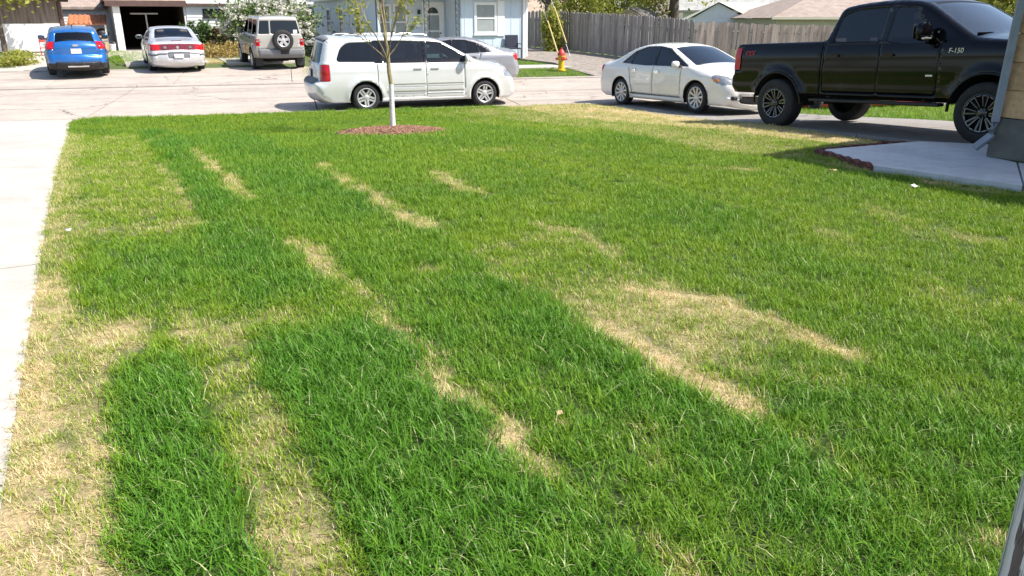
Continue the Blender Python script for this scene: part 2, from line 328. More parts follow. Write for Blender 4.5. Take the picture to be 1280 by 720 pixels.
# ------------------------------------------------------------------ terrain: q = distance across the street, r = along it
RA = R(15.5); RD = (math.cos(RA), math.sin(RA)); RN = (-math.sin(RA), math.cos(RA))
DA = R(28); AD = (-math.sin(DA), math.cos(DA)); BD = (math.cos(DA), math.sin(DA))      # driveway / house axes
Q0, Q1 = 19.35, 26.6
ZQ = [(-60, 0), (8, 0), (12, -.15), (14.2, -.31), (16, -.41), (19.1, -.46), (19.35, -.47), (19.4, -.54), (23, -.46), (26.5, -.40), (26.6, -.34), (30, -.12), (34, .05), (39, .18), (45, .2), (900, .2)]
def qof(x, y): return RN[0] * x + RN[1] * y
def gz(x, y):
    q = qof(np.asarray(x, float), np.asarray(y, float)); return np.interp(q, [a for a, b in ZQ], [b for a, b in ZQ])
def qr(q, r): return (RN[0] * q + RD[0] * r, RN[1] * q + RD[1] * r)
def sheet(name, poly, mat, off=0., cell=.5, parent=None, thick=.1, zf=None, attr=None):
    """a slab over a ground polygon that follows the terrain, with side faces"""
    poly = np.asarray(poly, float); out = []
    for i in range(len(poly)):
        a, b = poly[i], poly[(i + 1) % len(poly)]; n = max(1, int(np.linalg.norm(b - a) / cell))
        out += [a + (b - a) * k / n for k in range(n)]
    nb = len(out); mn, mx = poly.min(0), poly.max(0)
    if (mx - mn).max() > cell:
        gx, gy = np.meshgrid(np.arange(mn[0], mx[0], cell), np.arange(mn[1], mx[1], cell)); g = np.c_[gx.ravel(), gy.ravel()]
        g = g[inpoly(g, poly)]
        O = np.array(out)
        if len(g): g = g[np.array([np.min(((O - p) ** 2).sum(1)) > (cell * .35) ** 2 for p in g])] if len(g) < 4000 else g
        pts = out + list(g)
    else: pts = out
    vs, _, fs, *_ = delaunay_2d_cdt([Vector(p) for p in pts], [(i, (i + 1) % nb) for i in range(nb)], [], 0, 1e-5, False)
    V = np.array([tuple(v) for v in vs]); F = np.array([tuple(f) for f in fs])
    F = F[inpoly(V[F].mean(1), poly)]
    z = (zf or gz)(V[:, 0], V[:, 1]) + off
    verts = [(*p, zz) for p, zz in zip(V, z)]; faces = [tuple(int(i) for i in f) for f in F]
    if thick:
        b = len(verts); O = np.array(out); zo = (zf or gz)(O[:, 0], O[:, 1]) + off
        verts += [(*p, zz) for p, zz in zip(O, zo)] + [(*p, zz - thick) for p, zz in zip(O, zo)]
        sgn = np.sum(O[:, 0] * np.roll(O[:, 1], -1) - np.roll(O[:, 0], -1) * O[:, 1]) > 0
        for i in range(nb):
            j = (i + 1) % nb; f = (b + i, b + nb + i, b + nb + j, b + j); faces.append(f if sgn else f[::-1])
    at = {'dry': ('POINT', attr(np.array(verts)[:, :2]))} if attr else None
    return raw(name, verts, faces, mat, parent, False, at)

# base ground reaching the horizon
gq = [-120, -40, -5, 3, 8, 10, 12, 13, 14.2, 16, 17.5, 19.1, 19.35, 19.4, 21, 23, 25, 26.5, 26.6, 28, 30, 32, 34, 37, 39, 45, 60, 120, 300, 900]
gr = [-900, -300, -120, -60] + list(range(-45, 46, 5)) + [60, 120, 300, 900]
gv = [(*qr(q, r), float(gz(*qr(q, r))) - .09) for q in gq for r in gr]; nr = len(gr)
tag(raw('ground', gv, [(i * nr + j, i * nr + j + 1, (i + 1) * nr + j + 1, (i + 1) * nr + j) for i in range(len(gq) - 1) for j in range(nr - 1)], M['fargrass'], None, True), kind='structure')

# the street, cast in concrete panels
road = tag(sheet('road', [qr(Q0 + .02, -60), qr(Q0 + .02, 60), qr(Q1 - .02, 60), qr(Q1 - .02, -60)], M['joint'], -.05, 2., thick=0), kind='structure')
G = .016
for i in range(-9, 9):
    r0, r1 = i * 5.2 + .55, i * 5.2 + 5.75
    for (a, b) in ((Q0 + .36, 23.), (23., Q1 - .05)):
        sheet('slab', [qr(a + G, r0 + G), qr(a + G, r1 - G), qr(b - G, r1 - G), qr(b - G, r0 + G)], M['road'], 0., 1.3, road, .04)
    sheet('gutter_slab', [qr(Q0 + .04, r0 + G), qr(Q0 + .04, r1 - G), qr(Q0 + .36 - G, r1 - G), qr(Q0 + .36 - G, r0 + G)], M['curb'], .002, 1.3, road, .04)
for (a, b, z0, nm) in ((Q0 - .19, Q0 + .03, -.455, 'kerb'), (Q1 - .03, Q1 + .16, -.325, 'kerb')):
    kb = tag(thing(nm, None, None), kind='structure')
    for i in range(-9, 9):
        r0, r1 = i * 5.2 + .55, i * 5.2 + 5.75
        m = MB(); p = [qr(a, r0 + G), qr(a, r1 - G), qr(b, r1 - G), qr(b, r0 + G)]
        m.add([(*q, z0 - .2) for q in p] + [(*q, z0 - (.015 if k > 1 and a < 20 or k < 2 and a > 20 else 0)) for k, q in enumerate(p)], [(3, 2, 1, 0), (4, 5, 6, 7)] + [(k, (k + 1) % 4, 4 + (k + 1) % 4, 4 + k) for k in range(4)])
        m.build('kerb_stone', M['curb'], kb, bevel=.02)

# lawn outline and the driveway beside it
def al(k, off=0.): return (-1.81 + AD[0] * k + BD[0] * off, 2.3 + AD[1] * k + BD[1] * off)
LAWN = [al(-3.2), al(5), al(10), al(14), al(16.1), al(16.75, .25), al(16.95, .7), qr(19.14, -3), qr(19.14, 2.), qr(19.14, 7.2), (2.45, 19.6), (3.5, 17.3), (4.55, 14.0), (5.2, 11.7), (5.45, 10.75), (3.93, 9.93), (4.06, 8.70), (5.06, 7.6), (7.2, 5.2), (7.2, -.6)]
G = .010
dl = tag(sheet('driveway', [al(-6, -3.6), al(-6, -.02), al(17.0, -.02), al(17.35, -.02), al(18.3, -3.6)], M['joint'], -.05, 1.5, thick=0), kind='structure')
ks = [-6, -2.9, .2, 3.3, 6.4, 9.5, 12.6, 15.7]
for a, b in zip(ks[:-1], ks[1:]):
    for o0, o1 in ((-3.6, -1.8), (-1.8, .03)): sheet('slab', [al(a + G, o0 + G), al(a + G, o1 - G), al(b - G, o1 - G), al(b - G, o0 + G)], M['drive'], -.004, .8, dl, .05)
sheet('slab', [al(15.7 + G, -3.6), al(15.7 + G, .03), al(16.86, .03), al(17.85, -3.6)], M['drive'], -.004, .8, dl, .05)
# the driveway the sedan and the pickup stand on
def ar(k, off=0.): return (4.55 + AD[0] * k + BD[0] * off, 14.0 + AD[1] * k + BD[1] * off)
dr = tag(sheet('side_driveway', [ar(-3.4, 0.02), ar(-3.9, .2), ar(-5, 3.3), ar(6.6, 3.3), ar(7.3, 4.2), ar(5.75, -.4), ar(4, -.05)], M['joint'], -.06, 1., thick=0), kind='structure')
ks = [-4.6, -1.9, .8, 3.5]
for a, b in zip(ks[:-1], ks[1:]):
    for o0, o1 in ((.04, 1.65), (1.65, 3.3)): sheet('slab', [ar(a + G, o0 + G), ar(a + G, o1 - G), ar(b - G, o1 - G), ar(b - G, o0 + G)], M['drive_r'], -.012, .6, dr, .05)
sheet('slab', [ar(3.5 + G, .0), ar(3.5 + G, 3.3), ar(6.65, 3.4), ar(7.1, 4.1), ar(5.75, -.4), ar(4.6, -.12)], M['drive_r'], -.012, .6, dr, .05)
# front walk slab with its joint
wk = tag(thing('walkway', None, None), kind='structure'); FZ = lambda x, y: np.full(np.shape(x), .06)
sheet('slab', [(4.0, 9.85), (4.13, 8.70), (5.13, 7.62), (5.87, 8.92), (5.80, 9.3), (6.41, 10.25), (5.55, 10.54)], M['slab'], 0, .5, wk, .22, FZ)
sheet('slab', [(5.145, 7.605), (7.1, 5.35), (8.1, 5.35), (5.885, 8.9)], M['slab'], 0, .5, wk, .22, FZ)

# ------------------------------------------------------------------ lawn: dry and lush maps in metres on the ground
DRY = []; LUSH = []
def near(P, line, w0, w1=None):
    line = np.asarray(line, float); P = np.asarray(P); best = np.zeros(len(P)); w1 = w1 or w0; n = len(line) - 1
    for i in range(max(1, n)):
        a = line[i]; b = line[min(i + 1, n)]; d = b - a; L = max(1e-9, d @ d)
        t = np.clip(((P - a) @ d) / L, 0, 1) if n else np.zeros(len(P)); q = P - (a + t[:, None] * d)
        ww = w0 + (w1 - w0) * ((i + t) / max(1, n)); best = np.maximum(best, np.exp(-(q ** 2).sum(1) / ww ** 2))
    return best
DRY = [
  ([(-4.45, 9.67), (-3.66, 8.23), (-2.82, 6.6), (-2.62, 6.27)], 0.12, 0.1, 0.75),
  ([(-4.17, 10.4), (-3.64, 9.41), (-2.98, 8.09), (-2.55, 7.23)], 0.17, 0.2, 0.85),
  ([(-4.36, 9.59), (-3.8, 9.69)], 0.1, 0.1, 0.55),
  ([(-1.68, 5.75), (-1.38, 5.28), (-1.22, 4.93)], 0.2, 0.2, 0.8),
  ([(-1.22, 4.93), (-0.82, 4.32), (-0.62, 3.89)], 0.1, 0.1, 0.55),
  ([(-0.64, 4.07), (-0.45, 3.58), (-0.24, 3.24), (-0.09, 3.03), (0.02, 2.79), (0.14, 2.56)], 0.09, 0.12, 0.95),
  ([(-0.31, 3.31), (0.0, 3.22)], 0.12, 0.12, 0.7),
  ([(-2.39, 9.53), (-1.64, 7.78), (-1.09, 6.84)], 0.17, 0.17, 0.85),
  ([(-1.04, 6.75), (-0.7, 6.19)], 0.22, 0.22, 0.95),
  ([(-0.66, 5.02), (-0.44, 4.98)], 0.16, 0.16, 0.65),
  ([(-1.1, 6.01), (-0.96, 5.92)], 0.14, 0.14, 0.5),
  ([(-0.92, 8.78), (-0.59, 7.98), (-0.28, 7.47)], 0.35, 0.25, 0.65),
  ([(-0.66, 10.55), (0.11, 10.66)], 0.25, 0.25, 0.55),
  ([(-1.18, 7.98), (-1.0, 7.9)], 0.2, 0.2, 0.4),
  ([(0.24, 6.27), (0.52, 6.01), (0.79, 5.39)], 0.18, 0.2, 0.8),
  ([(0.8, 7.59), (0.92, 7.23)], 0.2, 0.2, 0.35),
  ([(0.41, 4.13), (0.6, 3.76), (0.83, 3.44), (1.1, 3.11)], 0.15, 0.19, 1.0),
  ([(1.1, 3.11), (1.23, 2.79), (1.27, 2.5)], 0.14, 0.14, 0.55),
  ([(0.77, 4.66), (1.11, 4.56), (1.41, 4.19), (1.76, 3.68)], 0.28, 0.18, 1.0),
  ([(-0.29, 5.39), (0.2, 4.54), (0.46, 4.13)], 0.16, 0.16, 0.6),
  ([(-8.5, 14.89), (-4.84, 8.19), (-3.61, 5.82)], 0.16, 0.2, 0.8),
  ([(-1.19, 2.73), (-1.01, 2.45), (-0.88, 2.25)], 0.08, 0.08, 0.8),
  ([(-0.88, 2.3), (-0.74, 2.17), (-0.62, 2.04)], 0.18, 0.2, 0.85),
  ([(-6.52, 15.46), (-5.89, 12.36)], 0.3, 0.3, 0.45),
  ([(1.85, 19.05), (2.95, 18.04), (3.69, 15.63), (4.49, 12.81), (4.87, 11.2)], 0.6, 0.6, 1.25),
  ([(1.34, 16.38), (2.13, 12.91), (2.89, 10.7), (3.58, 9.82)], 0.9, 0.8, 0.62),
  ([(2.64, 16.11), (3.33, 15.47)], 0.4, 0.4, 0.7),
  ([(2.39, 8.79), (2.72, 8.79)], 0.3, 0.3, 0.6),
  ([(3.55, 9.46), (4.17, 8.64), (4.6, 7.78), (5.02, 7.4)], 0.22, 0.22, 0.8),
  ([(2.53, 6.19), (2.64, 5.82)], 0.3, 0.3, 0.45),
  ([(3.31, 6.75), (3.39, 6.06), (3.71, 5.82)], 0.6, 0.6, 0.5),
  ([(0.92, 3.68), (1.25, 3.39), (1.6, 3.31)], 0.3, 0.3, 0.5),
  ([(2.72, 4.85), (2.64, 3.89)], 0.5, 0.5, 0.45),
  ([(0.0, 5.82), (0.54, 4.93)], 0.4, 0.4, 0.42),
  ([(2.5, 4.13), (3.08, 4.39)], 0.4, 0.4, 0.4),
  ([(0.5, 2.08), (0.53, 1.99)], 0.13, 0.13, 0.95),
  ([(0.26, 2.94), (0.26, 2.91)], 0.05, 0.05, 0.9),
  ([(0.61, 2.86), (0.53, 2.61)], 0.07, 0.07, 0.6),
  ([(1.24, 2.5), (1.42, 2.5)], 0.12, 0.12, 0.5),
  ([(1.57, 2.08), (1.65, 2.12)], 0.1, 0.1, 0.6),
  ([(0.14, 2.21), (0.21, 2.08)], 0.1, 0.1, 0.45),
  ([(1.02, 2.08), (1.08, 2.04)], 0.1, 0.1, 0.4),
  ([(-3.02, 13.32), (-1.06, 12.8)], 0.25, 0.25, 0.5),
]
LUSH = [
  ([(1.33, 3.39), (1.54, 3.14), (1.82, 2.73)], 0.3, 0.3, 0.72),
  ([(1.3, 2.3), (1.82, 2.5)], 0.3, 0.3, 0.66),
  ([(1.69, 6.6), (2.04, 5.2), (2.35, 4.85)], 0.5, 0.5, 0.62),
  ([(2.55, 3.68), (2.48, 3.39)], 0.3, 0.3, 0.7),
]

def hash2(a, b, k=0):
    n = (a.astype(np.int64) * 374761393 + b.astype(np.int64) * 668265263 + k * 69069) & 0x7fffffff; n = ((n ^ (n >> 13)) * 1274126177) & 0x7fffffff; return ((n ^ (n >> 16)) & 0xffff) / 65535.
# the turf was laid in rolls parallel to the driveway: (across from, to, along from, to, lushness, dryness)
ROLLS = [(-.1, .20, -4, 3.2, .3, .86), (.20, .41, -4, .9, .3, .74), (.20, .62, .9, 2.0, .3, .74), (-.1, .3, 3.2, 14, .35, .50), (.3, 1.12, 3.6, 13, .35, .40), (.40, .755, -4, 1.25, .95, .04), (.70, .86, 1.1, 1.9, .3, .66),
         (.76, 1.06, -4, -.25, .3, .62), (.76, 1.09, -.25, 1.15, .32, .46), (.86, 1.5, 1.15, 1.62, .35, .58), (.35, 1.12, 2.0, 3.5, .68, .12), (1.12, 1.70, 1.7, 3.9, .80, .06), (1.07, 1.83, -4, 1.15, .97, .03), (1.13, 1.68, 4.0, 7.6, .80, .05), (1.2, 1.75, 7.85, 13.5, .85, .04),
         (1.72, 2.83, 3.2, 12, .74, .08), (1.85, 2.83, -4, 3.2, .70, .08), (2.35, 2.84, -1.5, 1.5, .88, .04), (2.86, 3.72, .9, 2.6, .42, .36), (2.9, 3.72, -.35, .95, .35, .60), (2.9, 3.75, -4, -.5, .78, .06), (2.86, 3.75, 2.6, 9, .60, .16), (3.75, 4.9, -4, .2, .62, .12), (3.75, 4.6, .2, 3.5, .52, .20), (4.6, 5.6, 1.2, 6, .66, .10), (5.2, 7.5, -3, 1.2, .5, .20), (3.8, 8, 6.5, 11, .60, .12), (9.6, 13, 2.5, 15, .35, .78), (8.2, 9.7, 5, 14.5, .4, .5), (7.2, 8.3, 7.5, 14.5, .45, .34), (8.3, 9.8, 1.5, 5.2, .42, .40), (4.9, 6.5, 3.5, 7, .46, .24)]
SEAMS = [(.77, -.9, 1.2, .03, .75), (1.15, 4.2, 7.8, .04, .8), (1.70, 4.8, 9.2, .07, .8), (1.72, 1.9, 3.1, .06, .7), (1.84, -.8, 1.9, .05, .8), (2.84, 3.4, 7.4, .07, .7), (2.86, -.8, .7, .09, .95), (2.82, .6, 2.6, .06, .55), (3.74, -.6, 1.0, .09, .9), (3.72, 1.4, 2.7, .06, .75), (3.8, 3.6, 5.4, .10, .5), (4.7, 1, 6, .05, .4), (5.6, 0, 6, .05, .35), (6.6, 0, 8, .06, .35)]
def maps(P):
    P = np.asarray(P, float)[:, :2]
    Q = P + np.c_[vnoise(P, 2.2, 3) - .5, vnoise(P, 2.2, 9) - .5] * .16 + np.c_[vnoise(P, 9, 5) - .5, vnoise(P, 9, 6) - .5] * .24
    rel = P + np.c_[vnoise(P, 3, 13) - .5, vnoise(P, 3, 14) - .5] * .10 + np.c_[vnoise(P, 14, 15) - .5, vnoise(P, 14, 16) - .5] * .11 - np.array([-1.81, 2.3]); o = rel @ np.array(BD); k = rel @ np.array(AD)
    d = .08 + .26 * np.clip(vnoise(P, .9, 21) - .45, 0, 1) * 2; lu = .50 + .25 * (vnoise(P, .8, 33) - .5)
    for o0, o1, k0, k1, l_, d_ in ROLLS:
        sm = lambda x, w: np.clip(x / w + .5, 0, 1); e = sm(o - o0, .11) * sm(o1 - o, .11) * sm(k - k0, .6) * sm(k1 - k, .6); lu = lu * (1 - e) + (l_ + .18 * (vnoise(P, 1.1, 35) - .5)) * e; d = d * (1 - e) + (d_ + .3 * d_ * (vnoise(P, 1.6, 37) - .5)) * e
    for o0, k0, k1, w_, s_ in SEAMS:
        e = np.exp(-((o - o0 + .05 * (vnoise(np.c_[k, k * 0 + o0], 1.3, 61) - .5)) / w_) ** 2) * np.clip((k - k0) / .3 + .5, 0, 1) * np.clip((k1 - k) / .3 + .5, 0, 1); e = e * np.clip(vnoise(np.c_[k, k * 0 + o0 * 7.3], 1.1, 57, 2) * 2.2 - .35, .15, 1); d = np.maximum(d, s_ * e); lu = lu * (1 - .6 * e)
    for line, w0, w1, s in DRY: d = np.maximum(d, s * .88 * near(Q, line, w0 * .58, w1 * .58))
    for line, w0, w1, s in LUSH: lu = np.maximum(lu, s * np.clip(near(Q, line, w0 * .95, w1 * .95) * 1.2, 0, 1))
    d = d + (vnoise(P, 5, 41) - .5) * .7 * np.sqrt(np.clip(d, 0, 1)); d = np.clip(d * .92 + (vnoise(P, 17, 43) - .5) * .5 * (.25 + d * .8), 0, 1)
    return d, np.clip(lu * (1 - .5 * d), 0, 1)
tag(sheet('lawn', LAWN, M['soil'], 0., .11, thick=.06, attr=lambda P: maps(P)[0]), kind='structure')

def tuft(kind, seed):
    r = np.random.default_rng(seed); V = []; F = []; bv = []; hv = []
    nb = {'lush': 16, 'mid': 18, 'short': 20, 'straw': 24}[kind]
    for b in range(nb):
        x, y = r.normal(0, .032, 2); az = r.uniform(0, 6.283)
        L = {'lush': r.uniform(.04, .105), 'mid': r.uniform(.035, .08), 'short': r.uniform(.025, .06), 'straw': r.uniform(.03, .085)}[kind]
        lean = {'lush': r.uniform(.1, .9), 'mid': r.uniform(.1, .9), 'short': r.uniform(.2, 1.0), 'straw': r.uniform(.5, 1.4)}[kind]
        bend = r.uniform(.1, .9) if kind != 'straw' else r.uniform(-.1, .3); wd = r.uniform(.0011, .0025) * (1.15 if kind == 'lush' else 1); val = r.uniform(0, 1)
        d = np.array([math.cos(az), math.sin(az)]); sd_ = np.array([-d[1], d[0]]); p = np.array([x, y, 0.0]); a = lean; b0 = len(V); seg = 3
        for k in range(seg + 1):
            ww = wd * (1 - (k / seg) ** 1.6) + .0003
            V.append((p[0] + sd_[0] * ww, p[1] + sd_[1] * ww, p[2])); V.append((p[0] - sd_[0] * ww, p[1] - sd_[1] * ww, p[2])); bv += [val, val]; hv += [k / seg] * 2
            st = L / seg; p = p + np.array([d[0] * math.sin(a) * st, d[1] * math.sin(a) * st, max(math.cos(a), .03) * st]); a += bend * .5
        F += [(b0 + 2 * k, b0 + 2 * k + 1, b0 + 2 * k + 3, b0 + 2 * k + 2) for k in range(seg)]
    me = bpy.data.meshes.new('tuft'); me.from_pydata(V, [], F); me.materials.append(M['blade'])
    for n_, arr in (('bv', bv), ('hv', hv)): me.attributes.new(n_, 'FLOAT', 'POINT').data.foreach_set('value', np.array(arr, dtype=np.float32))
    return me
tc = bpy.data.collections.new('grass_tufts')
KINDS = ['lush'] * 4 + ['mid'] * 4 + ['short'] * 4 + ['straw'] * 4
for i, kd in enumerate(KINDS): tc.objects.link(bpy.data.objects.new('tuft_%02d' % i, tuft(kd, 100 + i)))

def grass(name, P, Z, dry, lush, scale):
    n = len(P); idx = np.where(rng.random(n) < np.clip((dry - .46) * 1.7, 0, .85), 12, np.where(rng.random(n) < (lush - .45) * 2.0, 0, np.where(rng.random(n) < .35 + lush * .6, 4, 8))) + rng.integers(0, 4, n)
    me = bpy.data.meshes.new(name); me.from_pydata(np.c_[P, Z].tolist(), [], [])
    tone = np.clip(1.18 - lush * 1.38 + dry * .8 + (vnoise(P, 1.6, 77) - .5) * .7 + rng.normal(0, .12, n), 0, 1)
    for nm, arr, ty in (('dry', dry, 'FLOAT'), ('tone', tone, 'FLOAT'), ('sc', scale, 'FLOAT'), ('rot', rng.uniform(0, 6.283, n), 'FLOAT'), ('idx', idx, 'INT')):
        me.attributes.new(nm, ty, 'POINT').data.foreach_set('value', np.asarray(arr, dtype=np.int32 if ty == 'INT' else np.float32))
    me.materials.append(M['blade'])
    o = bpy.data.objects.new(name, me); COL.objects.link(o)
    g = bpy.data.node_groups.new(name, 'GeometryNodeTree'); g.interface.new_socket('Geometry', in_out='INPUT', socket_type='NodeSocketGeometry'); g.interface.new_socket('Geometry', in_out='OUTPUT', socket_type='NodeSocketGeometry')
    a = g.nodes.new; L = g.links.new
    gi, go = a('NodeGroupInput'), a('NodeGroupOutput'); ci = a('GeometryNodeCollectionInfo'); ci.inputs[0].default_value = tc; ci.inputs[1].default_value = True; ci.inputs[2].default_value = True
    ip = a('GeometryNodeInstanceOnPoints'); mp = a('GeometryNodeMeshToPoints')
    def at(nm, ty='FLOAT'):
        q = a('GeometryNodeInputNamedAttribute'); q.data_type = ty; q.inputs[0].default_value = nm; return q.outputs[0]
    cx = a('ShaderNodeCombineXYZ'); L(at('rot'), cx.inputs[2]); L(gi.outputs[0], mp.inputs[0]); L(mp.outputs[0], ip.inputs['Points']); L(ci.outputs[0], ip.inputs['Instance'])
    ip.inputs['Pick Instance'].default_value = True; L(at('idx', 'INT'), ip.inputs['Instance Index']); L(cx.outputs[0], ip.inputs['Rotation']); L(at('sc'), ip.inputs['Scale']); L(ip.outputs[0], go.inputs[0])
    o.modifiers.new('grass', 'NODES').node_group = g
    return o
def scatter(poly, dens, seed):
    r = np.random.default_rng(seed); q = np.asarray(poly); mn, mx = q.min(0), q.max(0); n = int((mx - mn).prod() * dens)
    P = r.uniform(mn, mx, (n, 2)); return P[inpoly(P, poly)]
P = scatter(LAWN, 720, 5); dd = np.hypot(P[:, 0], P[:, 1])
keep = np.interp(dd, [0, 4, 8, 13, 21], [720, 700, 540, 350, 260]) / 720
P = P[(rng.random(len(P)) < keep) & (P[:, 1] > 1.2) & (np.abs(P[:, 0]) < P[:, 1] * .82 + .8)]
dd = np.hypot(P[:, 0], P[:, 1]); dry, lush = maps(P); ring = np.hypot(P[:, 0] + 2.16, P[:, 1] - 13.95) > .95
sc = (.70 + .34 * lush - .20 * dry) * rng.uniform(.75, 1.25, len(P)) * np.interp(dd, [3, 20], [1., 1.25])
P, dry, lush, sc = P[ring], dry[ring], lush[ring], sc[ring]
tag(grass('lawn_grass', P, gz(P[:, 0], P[:, 1]) - .004, dry, lush, sc), 'patchy green lawn grass with straw coloured dry seams', 'grass', kind='stuff')
print('tufts', len(P))
# ------------------------------------------------------------------ vehicles
def rp(poly, r=.05, n=4):
    """round the corners of a polygon"""
    out = []; m = len(poly)
    for i in range(m):
        a, b, c = (np.array(poly[(i + k) % m], float) for k in (-1, 0, 1)); la, lc = np.linalg.norm(a - b), np.linalg.norm(c - b)
        d = min(r, la * .45, lc * .45); p, q = b + (a - b) / la * d, b + (c - b) / lc * d
        for k in range(n + 1):
            t = k / n; out.append(tuple((1 - t) ** 2 * p + 2 * t * (1 - t) * b + t * t * q))
    return out
def rect(x0, x1, z0, z1): return [(x0, z0), (x1, z0), (x1, z1), (x0, z1)]

WHEELS = {}
def wheel_parts(style, Rw, rr, wd):
    """one wheel round the y axis, outer face towards -y; returns list of (part name, mesh)"""
    key = (style, Rw, rr, wd)
    if key in WHEELS: return WHEELS[key]
    h = wd / 2; res = []
    m = MB(); sh = .018
    prof = [(rr - .005, -h + .015), (rr + .012, -h + .002), (rr + (Rw - rr) * .45, -h - .004), (Rw - .035, -h + .006), (Rw - .012, -h + .022), (Rw, -h + .045)]
    for k in range(4):
        y = -h + .045 + (wd - .09) * (k + .5) / 4; g = (wd - .09) / 4
        prof += [(Rw, y - g * .34), (Rw - .011, y - g * .3), (Rw - .011, y - g * .5)] if False else []
    ys = np.linspace(-h + .05, h - .05, 13)
    for k, y in enumerate(ys): prof.append((Rw - (.011 if k % 3 == 2 else 0), y))
    prof += [(Rw, h - .045), (Rw - .012, h - .022), (Rw - .035, h - .006), (rr + .012, h - .002), (rr - .01, h - .02)]
    m.lathe(prof, 44, 'y'); res.append(('tyre', m, M['tyre'], 35))
    m = MB()                                                       # hub: dark barrel and brake disc
    m.lathe([(rr - .004, -h + .03), (rr - .02, -h + .06), (rr - .02, h - .03)], 32, 'y'); m.lathe([(.001, -h + .085), (rr - .02, -h + .085)], 32, 'y')
    res.insert(0, ('hub', m, M['dark'] if style != 'steel' else M['steel'], 35))
    yo = -h + .012; m = MB(); acc = MB()
    m.lathe([(rr + .006, yo - .008), (rr - .006, yo - .012), (rr - .018, yo - .004), (rr - .024, yo + .03), (rr - .024, yo + .06)], 44, 'y')
    def spoke(mm, ang, r0, r1, w0, w1, y0, y1, th=.02, off=0.):
        ca, sa = math.cos(ang), math.sin(ang); vs = []
        for (r, w_, y) in ((r0, w0, y0), (r1, w1, y1)):
            for (sx, dy) in ((-1, 0), (1, 0), (1.25, th), (-1.25, th)):
                t = off + sx * w_ / 2; vs.append((r * ca - t * sa, y + dy, r * sa + t * ca))
        mm.add(vs, [(0, 1, 5, 4), (1, 2, 6, 5), (2, 3, 7, 6), (3, 0, 4, 7)])
    hubr = .075
    if style == 'twin5':
        for k in range(5):
            for o_ in (-.032, .032): spoke(m, 1.571 + k * 1.2566, .05, rr - .018, .042, .04, yo + .012, yo, .03, o_)
    elif style == 'ten':
        for k in range(10): spoke(m, .2 + k * .6283, .05, rr - .016, .034, .048, yo + .018, yo - .002, .03)
    elif style == 'five':
        for k in range(5): spoke(m, 1.571 + k * 1.2566, .04, rr - .018, .075, .10, yo + .012, yo + .002, .03)
    elif style == 'steel':
        for k in range(8): spoke(m, k * .7854, .05, rr - .018, .05, .09, yo + .02, yo + .004, .03)
    elif style == 'offroad':
        for k in range(8):
            for s_ in (-1, 1):
                spoke(m, k * .7854 + s_ * .13, .06, rr - .014, .020, .026, yo + .03, yo - .004, .03)
                spoke(acc, k * .7854 + s_ * .13 + .035 * s_, .10, rr - .016, .004, .006, yo + .016, yo - .0065, .004)
        for k in range(16): spoke(acc, k * .3927, rr - .028, rr - .02, .05, .055, yo - .008, yo - .009, .004)
        for k in range(8): acc.lathe([(.001, yo + .003), (.007, yo + .006)], 6, 'y', (math.cos(k * .7854 + .39) * .062, 0, math.sin(k * .7854 + .39) * .062))
    m.lathe([(.001, yo - .002), (hubr * .6, yo - .001), (hubr * .85, yo + .01), (hubr, yo + .04)], 20, 'y')
    res.append(('rim', m, {'offroad': M['blackrim'], 'steel': M['steel']}.get(style, M['alloy']), 30))
    if acc.v: res.append(('rim_trim', acc, M['rimcut'], 30))
    objs = [(nm, mm.build(nm, mt, None, sm)) for nm, mm, mt, sm in res]
    out = []
    for nm, o in objs: out.append((nm, o.data)); bpy.data.objects.remove(o)
    WHEELS[key] = out; return out
def put_wheel(parent, x, y, style, Rw, rr, wd, z=None, rz=None, name='wheel', spin=0.):
    ps = wheel_parts(style, Rw, rr, wd)
    hub = bpy.data.objects.new(name, ps[0][1]); COL.objects.link(hub); hub.parent = parent
    hub.location = (x, y, Rw if z is None else z); hub.rotation_euler = (0, spin, (0 if y < 0 else math.pi) if rz is None else rz)
    for nm, me in ps[1:]:
        o = bpy.data.objects.new(nm, me); COL.objects.link(o); o.parent = hub
    return hub

